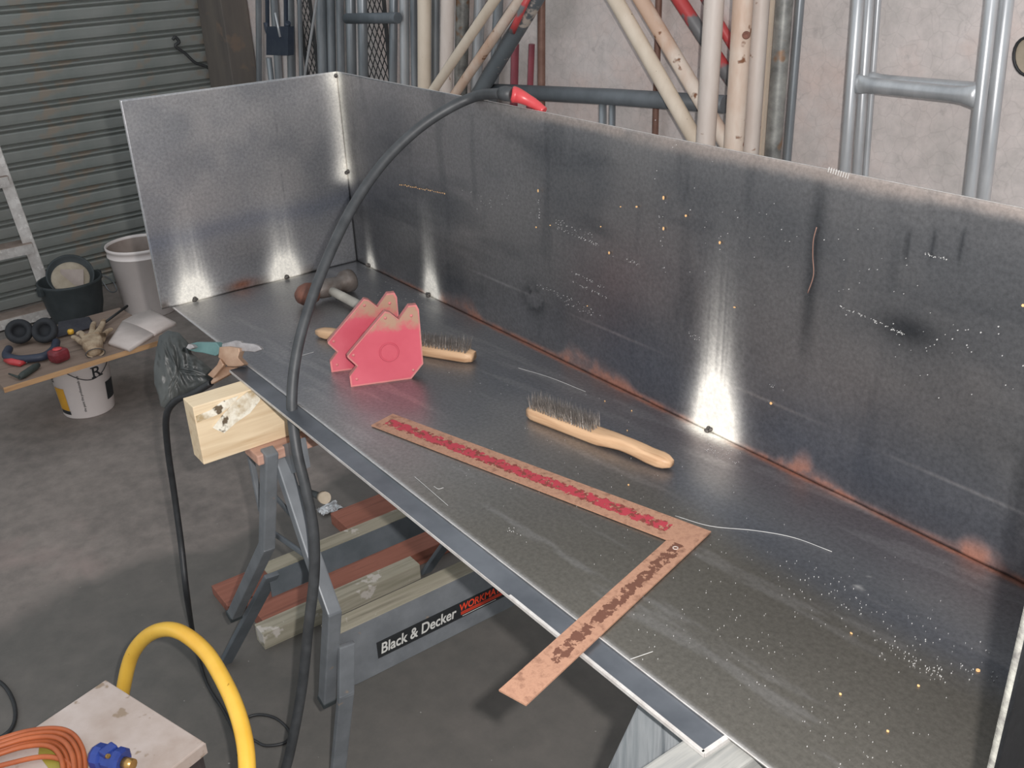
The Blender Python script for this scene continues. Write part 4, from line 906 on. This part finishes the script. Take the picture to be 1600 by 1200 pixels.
bpy.context.view_layer.update(); gm = D.meshes.new_from_object(tmp.evaluated_get(bpy.context.evaluated_depsgraph_get())); D.objects.remove(tmp)
gm.materials.clear(); gm.materials.append(M['leather']); go = D.objects.new('hand', gm); COL.objects.link(go); go.parent = gl
mb = MB(); cu0 = bz(149, 551, .015); axg = (bz(148, 552, .016)-bz(146, 543, .02)).normalized(); Rg = Matrix.Diagonal((1, 1, .55)) @ Vector((0, 0, 1)).rotation_difference(axg).to_matrix()
mb.lathe([(.030, -.022), (.033, .0), (.034, .004), (.031, .004), (.028, -.01)], cu0, 20, Rg); part('cuff', mb, 'leather', gl)
mb = MB(); mb.lathe([(.0335, .001), (.035, .003), (.0345, .006), (.031, .006)], cu0, 20, Rg); part('cuff_binding', mb, 'glovecuff', gl)
# open catalogue
bk = thing('open_catalogue', bz(215, 520), 'dusty open catalogue with curled pages at the right end of the board', 'book')
def page(quad, name, lift, th):
    a, b, c_, d_ = [bz(*p) for p in quad]; mb = MB(); n = 10; top = []; bot = []
    for i in range(n+1):
        f = i/n; z = th+lift*math.sin(f*PI)*.6; p = a.lerp(b, f); q_ = d_.lerp(c_, f); top += [p+Vector((0, 0, z)), q_+Vector((0, 0, z))]; bot += [p+Vector((0, 0, .0005)), q_+Vector((0, 0, .0005))]
    k_ = len(top); fs = [(2*i, 2*i+2, 2*i+3, 2*i+1) for i in range(n)]+[(k_+2*i+1, k_+2*i+3, k_+2*i+2, k_+2*i) for i in range(n)]
    fs += [(2*i, k_+2*i, k_+2*i+2, 2*i+2) for i in range(n)]+[(2*i+1, 2*i+3, k_+2*i+3, k_+2*i+1) for i in range(n)]+[(0, 1, k_+1, k_), (2*n, k_+2*n, k_+2*n+1, 2*n+1)]
    mb.add(top+bot, fs, True); part(name, mb, 'paper', bk)
page([(170, 540), (203, 550), (241, 526), (192, 506)], 'pages', .010, .012)
page([(241, 526), (276, 508), (238, 488), (192, 506)], 'pages', .012, .012)
# red items
cl = thing('red_clamp', bz(25, 568), 'small red handled tool lying in front of the ear defenders', 'hand tool')
mb = MB(); mb.tube([bz(8, 563, .01), bz(18, 565, .013), bz(32, 568, .012), bz(40, 566, .008)], [.007, .013, .012, .006], 12); part('handle', mb, 'redplastic', cl)
mb = MB(); mb.tube([bz(40, 566, .01), bz(58, 556, .01)], [.005, .009], 10); part('shank', mb, 'galv_dark', cl)
rc = thing('red_tape_case', bz(95, 560), 'small dark red plastic case right of the red handled tool on the board', 'case')
mb = MB(); q_ = bz(94, 564, .0); mb.box(q_+Vector((0, 0, .024)), (.055, .062, .046), Matrix.Rotation(.4, 3, 'Z'), .014); part('shell', mb, 'darkred', rc)
mb = MB(); mb.lathe([(0, .004), (.014, .003), (.017, 0)], q_+Vector((0.0, 0, .048)), 20); part('dial', mb, 'redplastic', rc)
mb = MB(); q1 = bz(30, 590, .012); q2 = bz(60, 570, .012); mb.tube([q1, q1.lerp(q2, .2), q1.lerp(q2, .8), q2], [.008, .0125, .0125, .009], 14); mb.tube([q1, bz(14, 584, .010)], [.005, .003], 8)
solo('file_tool', mb, 'oliveblack', 'dark green grey tool handle along the front edge of the board', 'hand tool')
# dark cloth
mb = MB(); n = 14; vs = []
q00, q10, q11, q01 = bz(90, 530), bz(150, 513), bz(140, 498), bz(92, 506)
for i in range(n+1):
    for j in range(n+1): p = q00.lerp(q10, i/n).lerp(q01.lerp(q11, i/n), j/n); vs.append(p+Vector((0, 0, .006+.010*abs(math.sin(i*1.3+j*.7))*math.sin(PI*i/n)*math.sin(PI*j/n))))
mb.add(vs, [(i*(n+1)+j, (i+1)*(n+1)+j, (i+1)*(n+1)+j+1, i*(n+1)+j+1) for i in range(n) for j in range(n)], True)
o = solo('dark_cloth', mb, 'darkcloth', 'crumpled dark cloth behind the glove on the board', 'cloth'); sd_ = o.modifiers.new('s', 'SOLIDIFY'); sd_.thickness = .004
mb = MB(); mb.lathe([(0, 0), (.012, 0), (.012, .012), (.009, .016), (0, .016)], bz(111, 521, .014), 16); solo('orange_cap', mb, 'yellow', 'small orange cap on the dark cloth behind the glove', 'cap')
mb = MB(); mb.tube([bz(165, 503, .016), bz(199, 478, .020)], .005, 8); solo('metal_rod', mb, 'thinblack', 'dark rod resting behind the open catalogue', 'rod')

# ================================================================== POLES AGAINST THE BACK WALL
def pole(x0, y0, x1, y1, dia, off, m, label, nm='scaffold_tube', grp=None, cut=False, top=None, bottom=None):
    """tube through two picture points, at wall offset off, down to the floor"""
    A_ = wallp(x0, y0, off); B_ = wallp(x1, y1, off); d = (A_-B_).normalized(); r = dia*dep(B_)/FPX/2
    lo = B_-d*((B_.z-FZ-.003)/d.z) if not cut else B_
    hi = A_+d*((1.45-A_.z)/d.z) if not top else A_
    mb = MB(); inner = r*.8; n_ = 20; mb.tube([lo, lo.lerp(hi, .33), lo.lerp(hi, .66), hi], r, n_)
    c_ = lo; o = D.objects.new(nm, mb.mesh(nm, m, c_)); COL.objects.link(o); o.location = c_; props(o, label, 'pole', grp); return o
G = None
# left cluster, seen in front of the dark corner
pole(404, 0, 405, 130, 9, .03, 'galv_dark', 'thin grey tube at the far left of the tube stack beside the brown jamb')
pole(420, 90, 424, 125, 9, .05, 'galv_dark', 'short grey stub seen below the dark blue clamp', top=True)
pole(432, 60, 436, 125, 12, .02, 'galv_dark', 'grey tube the dark blue clamp hangs on')
pole(453, 0, 456, 120, 13, .06, 'galv_dark', 'grey tube just right of the dark blue clamp')
pole(468, 0, 471, 118, 7, .10, 'galv_dark', 'slim grey rod right of the clamp, left of the leaning thin rod')
pole(494, 5, 477, 114, 4, .16, 'galv', 'very thin bright rod leaning left in the tube stack', 'thin_rod')
pole(502, 0, 505, 112, 17, .09, 'galv_dark', 'grey tube left of the pair above the welded tray corner')
pole(517, 0, 519, 112, 13, .07, 'galv_dark', 'grey tube directly above the welded tray corner')
pole(531, 0, 533, 112, 12, .05, 'galv_dark', 'grey tube right above the tray corner, left of the ladder frame')
# grey frame with a cross piece and mesh
fr = thing('tube_frame', wallp(580, 80, .12), 'grey scaffold frame with one dark cross tube in front of diamond mesh', 'tube frame')
fr.location.z = FZ
def fpole(p, x0, y0, x1, y1, dia, off, m, nm, cut=True):
    A_ = wallp(x0, y0, off); B_ = wallp(x1, y1, off); r = dia*dep(B_)/FPX/2; d = (A_-B_).normalized()
    lo = B_-d*((B_.z-FZ-.003)/d.z); hi = A_+d*((1.45-A_.z)/d.z); mb = MB(); mb.tube([lo, hi], r, 20); return part(nm, mb, m, p)
fpole(fr, 548, 0, 550, 112, 15, .11, 'galv_dark', 'upright'); fpole(fr, 566, 0, 568, 115, 15, .14, 'galv_dark', 'upright'); fpole(fr, 615, 0, 614, 125, 13, .11, 'galv_dark', 'upright')
mb = MB(); mb.tube([wallp(542, 29, .165), wallp(622, 28, .165)], .020, 16); part('cross_tube', mb, 'wmdark', fr)
# mesh screen
def mesh_screen(x0, x1, y0, y1, off, label, sx=10, sy=14):
    A_ = wallp(x0, y1, off); B_ = wallp(x1, y1, off); W_ = (B_-A_).length; ud = (B_-A_); ud.z = 0; ud.normalize(); k_ = dep(A_)/FPX
    cw, chh = sx*k_, sy*k_*1.15; z0 = FZ+.25; H_ = 1.3-z0; t_ = thing('mesh_screen', Vector((A_.x, A_.y, FZ)), label, 'mesh screen')
    mb = MB(); nc = int(W_/cw)+2; nrw = int(H_/chh)
    for s_ in (1, -1):
        for i in range(-nrw, nc+nrw):
            # diagonal bar clipped to the rectangle
            xa = i*cw; pts_ = []
            za, zb2 = 0, H_
            f = lambda z: xa+s_*cw*z/chh
            lo_z, hi_z = 0, H_
            if s_ > 0: lo_z = max(0, (0-xa)*chh/cw); hi_z = min(H_, (W_-xa)*chh/cw)
            else: lo_z = max(0, (xa-W_)*chh/cw); hi_z = min(H_, xa*chh/cw)
            if hi_z-lo_z < .01: continue
            o_ = Vector((A_.x, A_.y, z0)); a_ = o_+ud*f(lo_z)+Vector((0, 0, lo_z)); b2_ = o_+ud*f(hi_z)+Vector((0, 0, hi_z))
            mb.beam(a_, b2_, .0032, .003, WN)
    part('expanded_mesh', mb, 'mesh', t_, kind='stuff')
    mb = MB(); z1 = z0+H_
    for xx in (0, W_): mb.beam(Vector((A_.x, A_.y, FZ))+ud*xx, Vector((A_.x, A_.y, z1))+ud*xx, .012, .012, WN)
    for zz in (z0, z1): mb.beam(Vector((A_.x, A_.y, zz)), Vector((A_.x, A_.y, zz))+ud*W_, .012, .012, WN)
    part('frame', mb, 'mesh', t_)
mesh_screen(574, 610, 0, 120, .05, 'tall diamond mesh screen behind the scaffold frame', 13, 17)
mesh_screen(480, 497, 0, 112, .035, 'narrow strip of diamond mesh behind the thin leaning rod', 12, 16)
pole(632, 0, 633, 126, 15, .12, 'galv', 'bright grey tube left of its narrow neighbour and the cream pole')
pole(646, 0, 648, 128, 11, .10, 'galv_dark', 'narrow grey tube touching the left side of the cream pole')
pole(663, 0, 663, 132, 21, .16, 'cream', 'thick upright cream pole, leftmost of the cream poles')
pole(681, 0, 680, 136, 12, .11, 'galv_dark', 'grey tube between the two upright cream poles at the left')
pole(700, 0, 697, 140, 21, .14, 'white_pole', 'upright rust streaked white pole crossed by the cream diagonal')
pole(723, 0, 720, 140, 21, .05, 'galv_rust', 'dirty grey upright tube behind the crossing diagonals')
pole(750, 0, 744, 140, 17, .035, 'galv', 'pale grey upright tube behind the peeling grey diagonal')
pole(779, 0, 772, 130, 15, .03, 'galv_dark', 'grey upright tube furthest right behind the diagonals')
pole(773, 0, 683, 132, 15, .235, 'cream', 'slim cream pole leaning down left across the white pole', 'diagonal_pole')
pole(812, 0, 716, 140, 15, .205, 'cream_rust', 'rust mottled cream pole leaning down left beside the peeling grey one', 'diagonal_pole')
pole(836, 0, 757, 132, 24, .16, 'greypeel', 'fat peeling grey pole leaning down left above the cable', 'diagonal_pole')
pole(825, -5, 800, 50, 11, .20, 'redpole', 'short red painted pole lying on the fat peeling grey diagonal', 'diagonal_pole', top=True, cut=True)
for (xa, xb, l_) in ((805, 803, 'left one of the two faded red post ends behind the red holder'), (831, 828, 'right one of the two faded red post ends behind the red holder')):
    A_ = wallp(xa, 69, .06); B_ = wallp(xb, 150, .06); mb = MB(); d = (A_-B_).normalized(); r = (13 if xa < 820 else 10)*dep(B_)/FPX/1.9/1.1; mb.tube([B_-d*((B_.z-FZ-.003)/d.z), A_], r, 18); solo('red_post', mb, 'rose', l_, 'post')
pole(846, 0, 846, 172, 12, .10, 'rustpole', 'reddish grey upright tube just right of the faded red posts')
pole(1028, 50, 1024, 200, 10, .03, 'rustpole', 'thin brown upright tube behind the dark horizontal bar')
pole(959, -5, 1083, 212, 25, .215, 'cream', 'cream pole leaning down right, the left one of the leaning pair', 'diagonal_pole')
pole(999, -5, 1130, 215, 24, .175, 'cream_rust', 'rust stained cream pole leaning down right behind the upright cream pole', 'diagonal_pole')
pole(1058, -5, 1190, 197, 22, .045, 'redpole', 'red and grey worn pole leaning down right behind the upright posts', 'diagonal_pole', cut=True)
pole(1100, -5, 1205, 175, 15, .02, 'redpole', 'narrow red pole leaning down right, seen between the upright posts', 'diagonal_pole', cut=True)
pole(1116, 0, 1103, 218, 30, .27, 'white_pole', 'thick upright white pole, left of the rust holed one')
o = pole(1161, 0, 1147, 224, 30, .265, 'cream_rust', 'thick upright white pole with a rust hole near its top')
pole(1190, 0, 1174, 230, 25, .18, 'white_pole', 'cream upright pole touching the rust holed pole on its right')
A_ = wallp(1209, 0, .13); B_ = wallp(1190, 232, .13); d = (A_-B_).normalized(); lo = B_-d*((B_.z-FZ-.003)/d.z); hi = A_+d*((1.4-A_.z)/d.z); mb = MB(); mb.beam(lo, hi, .012, .02, WN); solo('wood_lath', mb, 'cream', 'thin pale flat lath between the cream pole and dark grey tube', 'lath')
pole(1226, 0, 1208, 238, 26, .17, 'galv_rust', 'fat dull grey upright tube right of the pale lath')
pole(1250, 0, 1230, 242, 14, .10, 'galv_dark', 'narrow grey tube to the right of the fat dull grey one')
# rust hole on the white pole
hA_ = wallp(1166, 55, .265); mb = MB(); nn_ = (CP-hA_).normalized(); hp = hA_+nn_*.0265
Rr = Vector((0, 0, 1)).rotation_difference(nn_).to_matrix(); mb.lathe([(0, 0), (.006, .0004), (.009, .002), (.010, 0)], hp, 16, Rr); part('rust_hole', mb, 'rustiron', o)
# horizontal dark bar with two stubs
hb = thing('horizontal_bar', wallp(950, 150, .13), 'dark grey horizontal tube running behind the top edge of the tray', 'tube')
P0 = wallp(770, 143, .13); P1 = wallp(1080, 158, .13); dB = (P1-P0).normalized(); P1 = wallp(1134, 163, .13)
mb = MB(); mb.tube([wallp(768, 142, .13), wallp(950, 151, .13), P1], 12.5*dep(wallp(950, 150, .13))/FPX, 22); part('tube', mb, 'barrubber', hb)
for x in (942, 957):
    A_ = wallp(x, 158, .13); B_ = Vector((A_.x-.004, A_.y, FZ+.003)); mb = MB(); mb.tube([B_, A_], (6.0 if x < 950 else 5.0)*dep(A_)/FPX, 14); part('stub', mb, 'galv_dark', hb)
# ladder-like tube frames at the right
def frame(name, ps, rung, label):
    t_ = thing(name, Vector((0, 0, FZ)), label, 'tube frame'); c_ = wallp(ps[0][2], ps[0][3], ps[0][5]); t_.location = Vector((c_.x, c_.y, FZ))
    for (x0, y0, x1, y1, dia, off, m) in ps: fpole(t_, x0, y0, x1, y1, dia, off, m, 'upright')
    if rung:
        P = [wallp(*p, rung[-1]) for p in rung[:-1]]; k_ = dep(P[0])/FPX
        pts_ = [P[0].lerp(P[1], f) for f in (0, .05, .12, .2, .4, .6, .8, .88, .95, 1)]; rr_ = [15*k_, 14*k_, 12*k_, 11.5*k_, 11.5*k_, 11.5*k_, 11.5*k_, 12.5*k_, 16*k_, 19*k_]
        mb = MB(); mb.tube(pts_, rr_, 18)
        for v_ in range(len(mb.v)):           # flattened (crimped) towards the ends
            p = mb.v[v_]; f = (p-P[0]).dot(P[1]-P[0])/(P[1]-P[0]).length_squared; cn = P[0].lerp(P[1], f); q_ = p-cn; wn_ = WN.normalized()
            fl_ = 1-.7*max(0, 1-min(f, 1-f)/.15); mb.v[v_] = cn+q_-wn_*q_.dot(wn_)*(1-fl_)
        part('rung', mb, 'galv', t_)
    return t_
frame('tube_frame', [(1341, 0, 1321, 257, 17, .20, 'galv'), (1550, 0, 1516, 300, 18, .20, 'galv')], [(1338, 131), (1530, 151), .20], 'galvanised frame with a crimped rung, nearest at the right of the picture')
frame('tube_frame', [(1358, 0, 1340, 260, 15, .14, 'galv'), (1573, 0, 1537, 305, 21, .155, 'galv')], [(1352, 126), (1560, 144), .13], 'galvanised frame standing directly behind the nearest right frame')
pole(1372, 0, 1353, 262, 10, .10, 'galv', 'slim bright tube behind the right galvanised frames')
# clamp hanging in the tube stack
ck = thing('pipe_clamp', wallp(434, 80, .12), 'dark blue grey clamp with a rounded head hanging on the far tubes', 'clamp')
for x in (418, 447):
    mb = MB(); mb.beam(wallp(x-1, -60, .13), wallp(x, 45, .13), .02, .012, WN, .002); part('arm', mb, 'clampblue', ck)
P = [wallp(x, y, .135) for x, y in [(416, 35), (420, 52), (432, 60), (446, 52), (450, 35)]]
mb = MB(); mb.tube(spline(P, 5), .013, 12); part('hook', mb, 'clampblue', ck)
P = [wallp(x, y, .15) for x, y in [(416, 42), (450, 42), (450, 87), (416, 86)]]; mb = MB(); mb.prism(P, WN.normalized(), .03); part('block', mb, 'clampblue', ck)
mb = MB(); mb.tube([wallp(430, 20, .15), wallp(438, 58, .152)], .006, 8); part('bolt', mb, 'galv', ck)
# loop hung at the right picture edge
mb = MB(); P = [wallp(1606+22*math.cos(a), 88+30*math.sin(a), .06) for a in np.linspace(0, 2*PI, 22)]
rg = thing('hanging_ring', wallp(1606, 120, .06), 'pale oval plate with a dark rim on the wall at the right picture edge', 'plate')
mb.tube(P, .0035, 8, False); part('rim', mb, 'thinblack', rg)
mb = MB(); mb.prism([wallp(1606+20*math.cos(a), 88+28*math.sin(a), .058) for a in np.linspace(0, 2*PI, 22)[:-1]], WN.normalized(), .006); part('plate', mb, 'plaster', rg)
# hook on the roller door, near the jamb
hk = [at_n(x, y, outn, outn.dot(corner)+.03) for x, y in [(270, 62), (274, 58), (280, 66), (274, 72), (290, 84), (305, 98), (322, 104), (340, 116)]]
mb = MB(); mb.tube(spline(hk, 4), .008, 8); solo('door_latch', mb, 'mesh', 'dark bent latch rod on the roller door near the jamb', 'latch')
